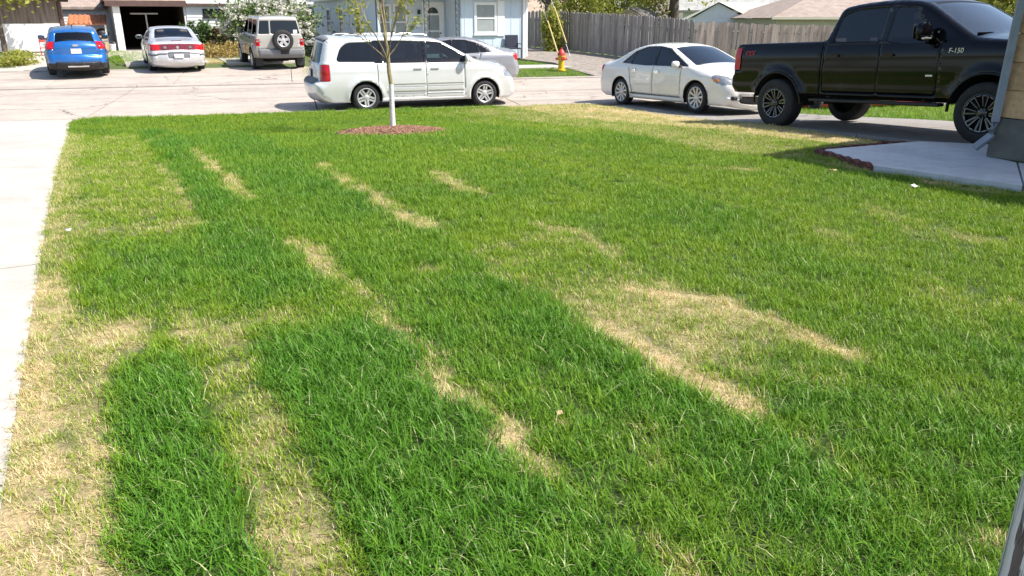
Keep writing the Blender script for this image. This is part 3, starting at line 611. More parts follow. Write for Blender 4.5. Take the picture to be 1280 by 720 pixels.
def car(name, label, loc, heading, sp, group=None, pitch=0.):
    """sp: side outline, widths and the features laid on the flanks and on the nose-roof-tail band"""
    root = thing(name, label, sp['cat'], loc, heading, group); root.rotation_euler = (0, pitch, heading)
    K = np.array([k[:4] for k in sp['sil']], float); sp_ = sp.get('step', .06)
    cr = sp.get('corner', .12); pts = []; crown = []; rnd = []; Sk = [0] * len(K)
    n = len(K)
    def emit(p, c, r): pts.append(p); crown.append(c); rnd.append(r)
    prev = K[0, :2]; pc = K[0]; emit(K[0, :2], K[0, 2], K[0, 3])
    for i in range(1, n):
        b = K[i, :2]
        if i < n - 1:
            a, c = K[i - 1, :2], K[i + 1, :2]; la, lc = np.linalg.norm(b - a), np.linalg.norm(c - b); cc = sp['sil'][i][4] if len(sp['sil'][i]) > 4 else cr
            d1, d2 = min(cc, la * .45), min(cc, lc * .45); p, q = b + (a - b) / la * d1, b + (c - b) / lc * d2
        else: p = q = b
        L = np.linalg.norm(p - prev); m = max(1, int(L / sp_))
        for k in range(1, m + 1):
            t = k / m; emit(prev + (p - prev) * t, pc[2] + (K[i, 2] - pc[2]) * t, pc[3] + (K[i, 3] - pc[3]) * t)
        if i < n - 1:
            for k in range(1, 5):
                t = k / 4; emit((1 - t) ** 2 * p + 2 * t * (1 - t) * b + t * t * q, K[i, 2], K[i, 3])
                if k == 2: Sk[i] = len(pts) - 1
        prev = q; pc = K[i]
    Sk[-1] = len(pts) - 1
    T = np.array(pts); CR = np.array(crown); RR = np.array(rnd); ns = len(T)
    arc = np.r_[0, np.cumsum(np.linalg.norm(np.diff(T, axis=0), axis=1))]
    tg = np.gradient(T, axis=0); tg /= np.linalg.norm(tg, axis=1)[:, None] + 1e-9
    NRM = np.c_[-tg[:, 1], tg[:, 0]] * -1                         # outward, path runs nose -> roof -> tail
    if (NRM[np.argmax(T[:, 1])] @ np.array([0, 1])) < 0: NRM = -NRM
    bot = [T[-1] + (T[0] - T[-1]) * k / 40 for k in range(1, 40)]
    outline = np.array(list(T) + bot); no = len(outline)
    Wm, belt, tum, zm = sp['W'], sp['belt'], sp['tumble'], sp.get('zm', .62)
    xf, xr = T[:, 0].max(), T[:, 0].min(); kf, kr = sp.get('kf', .10), sp.get('kr', .07)
    arches = sp['arches']; fl = sp.get('flare', .018); ridge = sp.get('ridge', [])
    def W(P, raw_=False):
        x, z = P[:, 0], P[:, 1]
        w_ = Wm * (1 - kf * np.clip((x - xf * .25) / (xf * .75), 0, 1) ** 2.2 - kr * np.clip((x - xr * .3) / (xr * .7), 0, 1) ** 2.2)
        w_ = w_ - np.where(z < zm, .10 * np.clip((zm - z) / zm, 0, 1) ** 1.7, .045 * np.clip((z - zm) / (belt - zm), 0, 1) ** 2)
        zz = np.clip(z - belt, 0, 9); w_ = w_ - tum * zz - .02 * np.clip(zz / .04, 0, 1)
        for (xa, Ra) in arches:
            d = np.hypot(x - xa, z - sp['Rw']); w_ = w_ + fl * np.exp(-((d - Ra - .02) / .055) ** 2)
        for (z0, z1, amp, wd) in ridge: w_ = w_ + amp * np.exp(-((z - (z0 + (z1 - z0) * (x - xr) / (xf - xr))) / wd) ** 2)
        if raw_: return w_
        a, b = T[:-1], T[1:]; best = np.full(len(P), 9.); br = np.zeros(len(P))
        for i in range(ns - 1):
            d = b[i] - a[i]; t = np.clip(((P - a[i]) @ d) / (d @ d + 1e-12), 0, 1); q = P - (a[i] + t[:, None] * d); dd_ = np.sqrt((q ** 2).sum(1))
            mm = dd_ < best; best = np.where(mm, dd_, best); br = np.where(mm, RR[i] + (RR[i + 1] - RR[i]) * t, br)
        u = np.clip(1 - best / np.maximum(br, 1e-4), 0, 1); return w_ - br * (1 - np.sqrt(np.clip(1 - u * u, 0, 1)))
    We = W(T, True) - RR
    def wat(x, z): return float(W(np.array([[x, z]]))[0])
    polys = []
    for cls, poly, off in sp['side']: polys.append((cls, np.array(poly), off))
    for (xa, Ra) in arches: polys.insert(0, ('void', np.array([(xa + Ra * math.cos(a), sp['Rw'] + Ra * math.sin(a)) for a in np.linspace(0, 6.283, 41)[:-1]]), 0))
    # side chart
    cell = sp.get('cell', .055); gx, gz_ = np.meshgrid(np.arange(xr, xf, cell), np.arange(T[:, 1].min(), T[:, 1].max(), cell)); g = np.c_[gx.ravel(), gz_.ravel()]
    inn = [T - NRM * (RR * k)[:, None] for k in (.012, .06, .15, .3, .55, .85)]
    allp = np.concatenate([g] + inn); allp = allp[inpoly(allp, outline)]
    PT = [Vector(p) for p in outline]; ED = [(i, (i + 1) % no) for i in range(no)]
    for cls, poly, off in polys:
        b0 = len(PT); seg = []
        for i in range(len(poly)):
            a, b = poly[i], poly[(i + 1) % len(poly)]; m = max(1, int(np.linalg.norm(b - a) / .09)); seg += [a + (b - a) * k / m for k in range(m)]
        PT += [Vector(p) for p in seg]; ED += [(b0 + i, b0 + (i + 1) % len(seg)) for i in range(len(seg))]
    PT += [Vector(p) for p in allp]
    vs, _, fs, *_ = delaunay_2d_cdt(PT, ED, [], 0, 1e-5, False)
    V = np.array([tuple(v) for v in vs]); F = np.array([tuple(f) for f in fs]); cen = V[F].mean(1); ok = inpoly(cen, outline); F, cen = F[ok], cen[ok]
    wv = W(V); lab = np.full(len(F), -1)
    for i in range(len(polys) - 1, -1, -1): lab[inpoly(cen, polys[i][1])] = i
    parts = {}                                                    # class -> [verts, faces]
    def push(cls, v3, faces):
        q = parts.setdefault(cls, [[], []]); used = np.unique(faces); mp = {int(u): k + len(q[0]) for k, u in enumerate(used)}
        q[0] += [tuple(v3[u]) for u in used]; q[1] += [tuple(mp[int(i)] for i in f) for f in faces]
    for i in range(-1, len(polys)):
        f = F[lab == i]
        if not len(f): continue
        cls, off = ('body', 0) if i < 0 else (polys[i][0], polys[i][2])
        if cls in ('void', 'gap'): continue
        for side in (-1, 1):
            c = cls
            if '@' in cls:
                if (cls.endswith('@r')) != (side < 0): c = 'body'
                else: c = cls[:-2]
            o_ = off if c != 'body' else 0
            v3 = np.c_[V[:, 0], side * (wv + o_), V[:, 1]]; push('body' if c == 'body' else c + ('' if c in ('tail_light', 'headlight') else '#%d' % i) + ('#r' if side < 0 else '#l'), v3, f if side < 0 else f[:, ::-1])
    # nose - roof - tail band
    def s_at(end, z):
        rng_ = range(0, int(np.argmax(T[:, 1]))) if end == 'f' else range(int(np.argmax(T[:, 1])), ns - 1)
        for i in rng_:
            z0, z1 = T[i, 1], T[i + 1, 1]
            if (z0 <= z <= z1) or (z1 <= z <= z0): return arc[i] + (arc[i + 1] - arc[i]) * ((z - z0) / (z1 - z0) if z1 != z0 else 0)
        return arc[0] if end == 'f' else arc[-1]
    sp_polys = []
    for cls, spec, off in sp['band']:
        if spec[0] == 'k':                                        # between two outline keys
            _, i, j, ma, mb, va, vb = spec; s0, s1 = arc[Sk[i]] + ma, arc[Sk[j]] - mb
            poly = rp([(s0, -va * Wm), (s1, -vb * Wm), (s1, vb * Wm), (s0, va * Wm)], .07)
        elif spec[0] == 'y':                                      # y half-widths in metres between keys
            _, i, j, ma, mb, y0, y1 = spec; s0, s1 = arc[Sk[i]] + ma, arc[Sk[j]] - mb; we = lambda s: float(np.interp(s, arc, We))
            poly = [(s0, y0 / we(s0) * Wm), (s1, y0 / we(s1) * Wm), (s1, y1 / we(s1) * Wm), (s0, y1 / we(s0) * Wm)]
        else:
            end, pl = spec; poly = []
            for z, y in pl:
                s_ = s_at(end, z); poly.append((s_, np.clip(y / np.interp(s_, arc, We), -1, 1) * Wm))
        sp_polys.append((cls, np.array(poly), off))
    nv = 19; vv = np.linspace(-1, 1, nv); ss = arc
    PT = [Vector((s_, -Wm)) for s_ in ss] + [Vector((s_, Wm)) for s_ in ss]; ED = [(i, i + 1) for i in range(ns - 1)] + [(ns + i, ns + i + 1) for i in range(ns - 1)] + [(0, ns), (ns - 1, 2 * ns - 1)]
    for cls, poly, off in sp_polys:
        b0 = len(PT); seg = []
        for i in range(len(poly)):
            a, b = poly[i], poly[(i + 1) % len(poly)]; m = max(1, int(np.linalg.norm(b - a) / .08)); seg += [a + (b - a) * k / m for k in range(m)]
        PT += [Vector((min(max(p[0], arc[0]), arc[-1]), min(max(p[1], -Wm), Wm))) for p in seg]; ED += [(b0 + i, b0 + (i + 1) % len(seg)) for i in range(len(seg))]
    PT += [Vector((s_, v * Wm)) for s_ in ss[1:-1] for v in vv[1:-1]]
    vs, _, fs, *_ = delaunay_2d_cdt(PT, ED, [], 0, 1e-5, False)
    V = np.array([tuple(v) for v in vs]); F = np.array([tuple(f) for f in fs]); cen = V[F].mean(1); lab = np.full(len(F), -1)
    for i in range(len(sp_polys) - 1, -1, -1): lab[inpoly(cen, sp_polys[i][1])] = i
    sx, sz, sw, sc_, nx, nz = (np.interp(V[:, 0], arc, q) for q in (T[:, 0], T[:, 1], We, CR, NRM[:, 0], NRM[:, 1])); fv = V[:, 1] / Wm
    for i in range(-1, len(sp_polys)):
        f = F[lab == i]
        if not len(f): continue
        cls, off = ('body', 0) if i < 0 else (sp_polys[i][0], sp_polys[i][2])
        if cls in ('void', 'gap'): continue
        b = sc_ * (1 - np.abs(fv) ** 2.2) + off
        if cls != 'body': cls += ('#r' if fv[f].mean() < 0 else '#l') if cls in ('tail_light', 'headlight') else '#b%d' % i
        push(cls, np.c_[sx + nx * b, fv * sw, sz + nz * b], f[:, ::-1])
    objs = {}
    order = sorted(parts, key=lambda c: c != 'body')
    for cls in order:
        v3, f3 = parts[cls]; nm = cls.split('#')[0]; me = bpy.data.meshes.new(nm); me.from_pydata(v3, [], f3)
        bm = bmesh.new(); bm.from_mesh(me); bmesh.ops.remove_doubles(bm, verts=bm.verts, dist=.0012); bm.to_mesh(me); bm.free()
        me.polygons.foreach_set('use_smooth', [True] * len(me.polygons)); me.set_sharp_from_angle(angle=R(48))
        mt = sp['mats'].get(nm) or sp['mats']['body']; me.materials.append(mt); me.materials.append(M['dark'])
        o = bpy.data.objects.new(nm, me); COL.objects.link(o); o.parent = root; objs[cls] = o
        if nm in ('body', 'door', 'pillar', 'bumper', 'cladding', 'lower_body', 'spoiler', 'fascia'):
            so = o.modifiers.new('shell', 'SOLIDIFY'); so.thickness = .014; so.offset = -1; so.material_offset = 1; so.material_offset_rim = 1
    # wheels and arches
    Rw = sp['Rw']
    for k, (xa, Ra) in enumerate(arches):
        for side in (-1, 1):
            yw = side * (wat(xa, Rw + Ra + .03) - sp.get('winset', .03) - sp['wd'] / 2)
            put_wheel(root, xa, yw, sp['rim'], Rw, sp['rr'], sp['wd'], spin=.3 + k * .5 + side * .2)
            m = MB(); a0, a1 = math.asin(max(-1, min(1, (sp['zb'] - Rw) / Ra))), math.pi - math.asin(max(-1, min(1, (sp['zb'] - Rw) / Ra)))
            for t in range(14):
                p, q = (a0 + (a1 - a0) * (t + j) / 14 for j in (0, 1)); yo_, yi = side * (wat(xa, Rw + Ra + .03) - .02), side * .42
                A = [(xa + (Ra - .002) * math.cos(a), Rw + (Ra - .002) * math.sin(a)) for a in (p, q)]
                m.quad((A[0][0], yo_, A[0][1]), (A[1][0], yo_, A[1][1]), (A[1][0], yi, A[1][1]), (A[0][0], yi, A[0][1]))
            m.build('wheel_well', M['dark'], root)
    zb = sp['zb']; m = MB(); m.box(((T[0, 0] + T[-1, 0]) / 2, 0, zb + .06), (T[0, 0] - T[-1, 0] - .06, .9, .1))
    m.box(((arches[0][0] + arches[1][0]) / 2, 0, zb + .07), (arches[0][0] - arches[1][0] - 2 * arches[0][1] - .02, 2 * Wm - .32, .08)); m.build('underbody', M['dark'], root)
    # cabin
    x0, x1, zf_ = sp['cabin']; m = MB(); m.box(((x0 + x1) / 2, 0, zf_ - .03), (x1 - x0, Wm * 1.6, .06)); m.box((x1 - .12, 0, belt - .20), (.34, Wm * 1.66, .26)); m.build('dashboard', M['dark'], root)
    for xs in sp['seats']:
        for ys in (-.38, .38):
            m = MB(); m.box((xs, ys, zf_ + .24), (.5, .48, .18)); m.box((xs - .28, ys, zf_ + .58), (.14, .46, .62), ry=-.2); m.box((xs - .36, ys, zf_ + .98), (.09, .26, .17), ry=-.15); m.build('seat', sp.get('seatmat', M['interior']), root, bevel=.05)
    m = MB(); xs = x1 - .38; m.tube([(xs - .1 * math.cos(a) , .38 + .18 * math.sin(a), belt - .07 + .18 * math.cos(a)) for a in np.linspace(0, 6.283, 17)], .014, 6); m.box((xs, .38, belt - .08), (.04, .3, .05)); m.build('steering_wheel', M['black'], root)
    # handles, mirrors
    for (xh, zh) in sp.get('handles', ()):
        for side in (-1, 1):
            m = MB(); y = side * (wat(xh, zh) + .018); m.box((xh, y, zh), (.20, .022, .032)); m.box((xh, side * (wat(xh, zh) + .001), zh), (.13, .006, .075)); m.build('door_handle', sp['mats'].get('door_handle', sp['mats']['body']), root, bevel=.008)
    if 'mirror' in sp:
        xm, zm_, sx_, sy_, sz_ = sp['mirror']
        for side in (-1, 1):
            y0 = wat(xm, zm_); m = MB(); vs = []; m.lathe([(.001, -.5), (.30, -.47), (.44, -.35), (.5, -.05), (.47, .25), (.36, .43), (.001, .5)], 14, 'z')
            m.v = [(xm + v[0] * sx_ * (1.0 if v[0] > 0 else .75), side * (y0 + .05 + sy_ / 2) + v[1] * sy_, zm_ + v[2] * sz_) for v in m.v]
            mo = m.build('mirror', sp['mats'].get('mirror', sp['mats']['body']), root, 50)
            m = MB(); m.box((xm + .02, side * (y0 + .03), zm_ - sz_ * .32), (.10, .14, .045)); m.build('mirror_arm', M['black'], mo, bevel=.01)
            m = MB(); m.box((xm - sx_ * .385, side * (y0 + .05 + sy_ / 2), zm_), (.012, sy_ * .8, sz_ * .72)); m.build('mirror_glass', M['pane'], mo, bevel=.005)
    root['w'] = Wm
    return root, wat, objs, T
def xrear(T, z):
    i = int(np.argmax(T[:, 1])); seg = T[i:]
    k = np.argmin(np.abs(seg[:, 1] - z) + (seg[:, 0] > seg[:, 0].min() + .8) * 9); return float(seg[k, 0])
def text_part(txt, parent, loc, rot, size, mat, name='badge', extr=.004, shear=0.):
    cu = bpy.data.curves.new(name, 'FONT'); cu.body = txt; cu.size = size; cu.extrude = extr; cu.shear = shear; cu.align_x = 'CENTER'
    o = bpy.data.objects.new(name, cu); COL.objects.link(o); bpy.context.view_layer.update()
    me = bpy.data.meshes.new_from_object(o.evaluated_get(bpy.context.evaluated_depsgraph_get())); bpy.data.objects.remove(o)
    me.materials.clear(); me.materials.append(mat); q = bpy.data.objects.new(name, me); COL.objects.link(q); q.parent = parent; q.location = loc; q.rotation_euler = rot; return q
def boxpart(name, parent, mat, *boxes, bevel=.006):
    m = MB()
    for b in boxes: m.box(*b)
    return m.build(name, mat, parent, bevel=bevel)
def ori(x, y): return (x, y, float(gz(x, y)))
def put(axle_rear, axle_front, half, wb):
    """origin and heading from the near-side wheel contacts (half = track offset to the left of travel)"""
    a, b = np.array(axle_rear), np.array(axle_front); d = (b - a)[:2]; d /= np.linalg.norm(d); mid = (a + b)[:2] / 2; L = np.array([-d[1], d[0]])
    return mid + L * half, math.atan2(d[1], d[0])

# --- minivan at the kerb
van = dict(cat='minivan', W=.975, belt=1.13, tumble=.30, Rw=.335, rr=.222, wd=.22, rim='twin5', zb=.22, flare=.03, kf=.09, kr=.05, winset=.035,
    sil=[(2.26, .21, .10, .05), (2.40, .26, .14, .12), (2.45, .46, .14, .20), (2.42, .66, .14, .22), (2.30, .86, .12, .20), (2.02, .985, .08, .14), (1.42, 1.13, .06, .09), (.42, 1.655, .05, .07, .2), (-.4, 1.735, .035, .07, .4), (-1.6, 1.735, .035, .07, .4),
         (-2.34, 1.70, .08, .08), (-2.42, 1.63, .11, .12, .04), (-2.57, 1.12, .12, .16), (-2.59, .75, .12, .18, .04), (-2.74, .69, .12, .20, .03), (-2.75, .42, .12, .20), (-2.52, .27, .09, .12), (-2.40, .235, .04, .05)],
    arches=[(1.54, .395), (-1.54, .395)], ridge=[(.98, .96, .008, .04)],
    side=[('gap', rect(-1.235, -1.223, .32, 1.12), 0), ('gap', rect(-.018, -.006, .30, 1.12), 0), ('gap', rect(.985, .995, .45, 1.10), 0),
          ('side_moulding', rp(rect(-.98, -.04, .575, .615), .015), .007), ('side_moulding', rp(rect(.02, .95, .575, .615), .015), .007), ('side_moulding', rp(rect(-1.02, -.04, .41, .44), .01), .007), ('side_moulding', rp(rect(.02, .98, .41, .44), .01), .012),
          ('front_window', rp([(1.18, 1.145), (.40, 1.585), (.06, 1.61), (.04, 1.15)], .05), -.006), ('window', rp([(-.06, 1.15), (-.06, 1.615), (-1.02, 1.63), (-1.04, 1.16)], .05), -.006), ('window', rp([(-1.16, 1.16), (-1.14, 1.63), (-1.9, 1.61), (-2.08, 1.50), (-2.22, 1.18)], .1), -.006),
          ('pillar', [(1.24, 1.125), (.42, 1.605), (.0, 1.635), (-1.3, 1.655), (-1.3, 1.135)], -.002),
          ('tail_light', rp(rect(-2.80, -2.38, .74, 1.12), .03), .006), ('headlight', rp([(2.6, .80), (2.02, .93), (2.10, .76), (2.6, .68)], .04), .004),
          ('door', rp(rect(-.008, .992, .29, 1.128), .06), 0), ('door', rp(rect(-1.225, -.016, .31, 1.128), .06), 0)],
    band=[('windscreen', ('k', 6, 7, .05, .05, .97, .93), -.004), ('rear_window', ('k', 11, 12, .03, .03, .97, .98), -.004), ('spoiler', ('k', 10, 11, .0, .0, .99, .99), .012),
          ('tail_light', ('r', [(1.12, .80), (1.12, 1.2), (.74, 1.2), (.74, .82)]), .006), ('tail_light', ('r', [(1.12, -.80), (1.12, -1.2), (.74, -1.2), (.74, -.82)]), .006),
          ('plate_recess', ('r', rp([(1.0, -.30), (1.0, .30), (.80, .30), (.80, -.30)], .03)), -.012), ('bumper_step', ('k', 13, 14, -.01, -.02, .9, .92), .006), ('headlight', ('f', [(.88, .52), (.88, 1), (.72, 1), (.72, .5)]), .004), ('headlight', ('f', [(.88, -.52), (.88, -1), (.72, -1), (.72, -.5)]), .004),
          ('grille', ('f', [(.84, -.45), (.84, .45), (.64, .4), (.64, -.4)]), -.01), ('grille', ('f', [(.46, -.5), (.46, .5), (.32, .45), (.32, -.45)]), -.01), ('gap', ('k', 5, 6, -.02, .005, .001, .001), 0)],
    mats=dict(body=M['van'], front_window=M['greenglass'], window=M['glass'], windscreen=M['clear'], rear_window=M['glass'], tail_light=M['lampred'], headlight=M['lampclear'], pillar=M['gloss'], grille=M['black'], plate_recess=M['greyplastic'], bumper_step=M['greyplastic'], spoiler=M['greyplastic'], fuel_flap=M['van'], side_moulding=M['chrome']),
    cabin=(-2.3, 1.5, .48), seats=[.35, -.6, -1.55], handles=[(.22, 1.0), (-.22, 1.0)], mirror=(1.02, 1.22, .16, .20, .20), seatmat=M['interior'])
van['mats']['side_moulding'] = M['van']
p, hd = put((-3.64, 19.38), (-.72, 20.55), .80, 3.08)
c, wat, ob, T = car('minivan', 'pearl silver minivan with dark tinted windows parked along the kerb behind the sapling', (p[0], p[1], float(gz(*p)) - .02), hd, van)
for o_ in [o for o in c.children if o.name.startswith('window')][:2]: pass
for s_ in (-1, 1):
    m = MB(); m.tube([(.1, s_ * .66, 1.765), (.0, s_ * .66, 1.80), (-1.9, s_ * .66, 1.795), (-2.0, s_ * .66, 1.76)], .013, 6); m.build('roof_rail', M['van'], c, 40)
    m = MB(); m.box((2.36, s_ * .74, .40), (.06, .12, .09)); m.build('fog_light_bezel', M['black'], c, bevel=.02)
for xb in (-.35, -1.55): boxpart('roof_bar', c, M['black'], ((xb, 0, 1.80), (.05, 1.3, .025)))
boxpart('licence_plate', c, M['plate'], ((-2.725, 0, .90), (.012, .30, .15), 0, .06)); boxpart('tailgate_handle', c, M['chrome'], ((-2.72, 0, 1.03), (.02, .5, .035)), bevel=.008)
boxpart('rear_wiper', c, M['black'], ((-2.70, .12, 1.16), (.02, .45, .02)))

# --- sedans share one builder
def sedan(c, cat='sedan', H=0., L=1., W=.93, rim='ten', Rw=.335, rr=.235, rear_glass=True, arch=True):
    k = lambda x: x * L
    z = lambda v: v + (H if v > 1.1 else 0)
    return dict(cat=cat, W=W, belt=.985, tumble=.40, Rw=Rw, rr=rr, wd=.225, rim=rim, zb=.2, flare=.026, kf=.13, kr=.08, winset=.03, cell=.06,
        sil=[(k(2.24), .19, .10, .05), (k(2.38), .25, .16, .14), (k(2.42), .46, .17, .24), (k(2.36), .66, .15, .24), (k(2.14), .81, .10, .18), (k(1.80), .895, .07, .14), (k(1.22), 1.0, .06, .10), (k(.22), z(1.405), .05, .07, .25), (k(-.38), z(1.475), .04, .07, .4), (k(-1.0), z(1.425), .05, .07, .4),
             (k(-1.90), 1.10, .05, .10, .25), (k(-2.32), 1.065, .06, .12), (k(-2.46), .99, .07, .16, .05), (k(-2.50), .70, .10, .2), (k(-2.55), .60, .12, .2), (k(-2.53), .38, .12, .18), (k(-2.42), .25, .08, .1), (k(-2.22), .215, .05, .05)],
        arches=[(k(1.42), Rw + .055), (k(-1.42), Rw + .055)], ridge=[(.92, .78, .016, .05), (.36, .34, .012, .03)],
        side=[('gap', rect(k(-.145), k(-.145) + .010, .33, 1.0), 0), ('gap', rect(k(.88), k(.88) + .01, .36, .97), 0), ('gap', [(k(-1.02), .62), (k(-1.02) + .01, .62), (k(-.93), .33), (k(-.94), .33)], 0), ('gap', [(k(-1.14), 1.02), (k(-1.13), 1.02), (k(-1.01), .62), (k(-1.02), .62)], 0),
              ('window', rp([(k(1.0), 1.015), (k(.22), z(1.345)), (k(-.12), z(1.395)), (k(-.10), 1.015)], .04), -.006), ('window', rp([(k(-.18), 1.015), (k(-.20), z(1.40)), (k(-.62), z(1.385)), (k(-.98), z(1.29)), (k(-1.08), 1.035)], .04), -.006), ('window', rp([(k(-1.13), 1.04), (k(-1.04), z(1.27)), (k(-1.18), z(1.20)), (k(-1.42), 1.06)], .03), -.006),
              ('pillar', [(k(1.10), 1.0), (k(.24), z(1.375)), (k(-.15), z(1.425)), (k(-.62), z(1.415)), (k(-1.05), z(1.305)), (k(-1.50), 1.045), (k(-.5), 1.0)], -.001),
              ('side_moulding', rp([(k(-1.0), .315), (k(.88), .30), (k(.88), .325), (k(-1.0), .345)], .01), .008),
              ('tail_light', rp([(k(-2.6), .98), (k(-2.24), .99), (k(-2.36), .80), (k(-2.6), .74)], .03), .004), ('headlight', rp([(k(2.7), .72), (k(1.92), .845), (k(1.86), .80), (k(2.02), .68), (k(2.7), .58)], .04), .004),
              ('door', rp([(k(-.135), .30), (k(.885), .30), (k(.885), .99), (k(-.135), .99)], .05), 0), ('door', rp([(k(-.145), .30), (k(-.93), .30), (k(-1.02), .62), (k(-1.13), .99), (k(-.145), .99)], .05), 0)],
        band=[('windscreen', ('k', 6, 7, .04, .05, .95, .91), -.004), ('rear_window', ('k', 9, 10, .05, .05, .86, .90), -.004), ('gap', ('k', 5, 6, .45, -.006, .92, .92), 0) if False else ('grille', ('f', [(.40, -.55), (.40, .55), (.28, .5), (.28, -.5)]), -.012),
              ('grille', ('f', [(.72, -.40), (.72, .40), (.50, .30), (.50, -.30)]), -.012), ('headlight', ('f', [(.74, .50), (.76, 1.), (.58, 1.), (.62, .52)]), .004), ('headlight', ('f', [(.74, -.50), (.76, -1.), (.58, -1.), (.62, -.52)]), .004),
              ('tail_light', ('r', [(.975, .52), (.985, 1), (.74, 1), (.80, .52)]), .004), ('tail_light', ('r', [(.975, -.52), (.985, -1), (.74, -1), (.80, -.52)]), .004), ('plate_recess', ('r', [(.90, -.32), (.90, .32), (.72, .30), (.72, -.30)]), -.012)],
        mats=dict(body=c, window=M['glass'], windscreen=M['clear'], rear_window=M['glass'], tail_light=M['lampred'], headlight=M['lampclear'], pillar=M['gloss'], grille=M['black'], plate_recess=M['greyplastic'], side_moulding=M['chrome'], door_handle=M['chrome']),
        cabin=(k(-1.3), k(1.2), .32), seats=[k(.15), k(-.75)], handles=[(k(.02), .86), (k(-.88), .885)], mirror=(k(.80), 1.05, .15, .22, .15))
p, hd = put((2.87, 20.35), (4.22, 17.82), .82, 2.84)
c, wat, ob, T = car('sedan', 'pearl white sedan with ten spoke wheels on the driveway behind the black pickup', (p[0], p[1], float(gz(*p)) + .0), hd, sedan(M['white'], H=.02), pitch=-.030)
for s_ in (-1, 1):
    boxpart('fog_light', c, M['black'], ((2.41, s_ * .60, .36), (.10, .26, .085)), bevel=.02); m = MB(); m.lathe([(.001, .0), (.04, -.005), (.045, .02)], 12, 'y'); m.v = [(2.47 + v[1] * -1, s_ * .60 + v[0], .36 + v[2]) for v in m.v]; m.build('fog_lamp', M['lampclear'], c, 40)
    boxpart('turn_signal', c, M['amber'], ((2.02, s_ * .865, .735), (.14, .03, .06)), bevel=.01)
boxpart('licence_plate', c, M['plate'], ((-2.50, 0, .80), (.012, .30, .15), 0, .1)); boxpart('wiper', c, M['black'], ((1.17, -.3, 1.055), (.03, .6, .02)), ((1.17, .35, 1.055), (.03, .55, .02)))
# grey sedan beyond the minivan, its twin outline in red further along the street
gs = sedan(M['greycar'], L=.93, W=.89, rim='five', Rw=.315, rr=.215)
p = qr(25.45, 4.75); car('sedan', 'grey sedan with red tail lights parked beyond the minivan by the blue house', (p[0], p[1], float(gz(*p))), math.pi + R(15.5), gs)
p = (9.2, 20.2); car('sedan', 'red car mostly hidden behind the black pickup bed', (p[0], p[1], float(gz(*p)) - .16), math.pi + R(15.5), sedan(M['redcar'], L=.95, W=.90, rim='five', Rw=.315, rr=.215))

# --- older silver sedan on the far driveway
im = sedan(M['silver'], L=1.0, W=.925, rim='steel', Rw=.325, rr=.205, H=-.01)
im['sil'] = [(2.24, .20, .10, .05), (2.40, .30, .14, .14), (2.42, .52, .15, .2), (2.34, .68, .12, .2), (2.10, .78, .08, .15), (1.75, .86, .06, .12), (1.10, .985, .06, .10), (.20, 1.39, .05, .08, .25), (-.35, 1.455, .04, .08, .4), (-.85, 1.42, .05, .08, .3), (-1.62, 1.09, .05, .10, .2), (-2.36, 1.055, .03, .08), (-2.46, .99, .05, .12, .05), (-2.49, .74, .06, .14, .03), (-2.58, .70, .10, .18, .04), (-2.60, .44, .10, .18), (-2.5, .29, .08, .12), (-2.25, .24, .05, .05)]
im['side'] = [s for s in im['side'] if s[0] != 'tail_light'] + [('tail_light', rp([(-2.7, .97), (-2.36, .97), (-2.40, .77), (-2.7, .77)], .02), .004), ('cladding', [(-2.9, .60), (-2.9, .66), (-1.85, .66), (-1.85, .60)], .006)]
im['band'] = [b for b in im['band'] if b[0] in ('windscreen', 'rear_window', 'grille', 'headlight')] + [('tail_panel', ('r', [(.965, -.56), (.965, .56), (.785, .56), (.785, -.56)]), .004), ('tail_light', ('r', [(.965, .56), (.965, 1), (.785, 1), (.785, .56)]), .006), ('tail_light', ('r', [(.965, -.56), (.965, -1), (.785, -1), (.785, -.56)]), .006), ('plate_recess', ('r', [(.685, -.36), (.685, .36), (.53, .33), (.53, -.33)]), -.02), ('cladding', ('r', [(.68, -.95), (.68, -.37), (.65, -.37), (.65, -.95)]), .006), ('cladding', ('r', [(.68, .95), (.68, .37), (.65, .37), (.65, .95)]), .006)]
im['mats'] = dict(im['mats'], tail_panel=M['lampdark'], cladding=M['greyplastic'], rear_window=M['clear'])
p = np.array((-11.94, 28.45)); hd = math.pi / 2 + R(27.5); q = p + 1.41 * np.array([math.cos(hd), math.sin(hd)])
c, wat, ob, T = car('sedan', 'silver older sedan seen from behind with a full width red tail light panel', (q[0], q[1], float(gz(*q)) - .06), hd, im, pitch=-.035)
boxpart('licence_plate', c, M['plate'], ((-2.71, 0, .605), (.02, .30, .13)))
m = MB(); m.lathe([(.001, 0), (.045, .004), (.05, .02)], 14, 'y'); m.v = [(-2.545 - .02 + v[1], v[0], .875 + v[2]) for v in m.v]; m.build('emblem', M['badge'], c, 40)
for s_ in (-1, 1): boxpart('reverse_light', c, M['lampclear'], ((-2.535, s_ * .40, .875), (.02, .09, .07)), bevel=.02)
boxpart('brake_light', c, M['lampdark'], ((-2.33, 0, 1.088), (.05, .34, .012)))

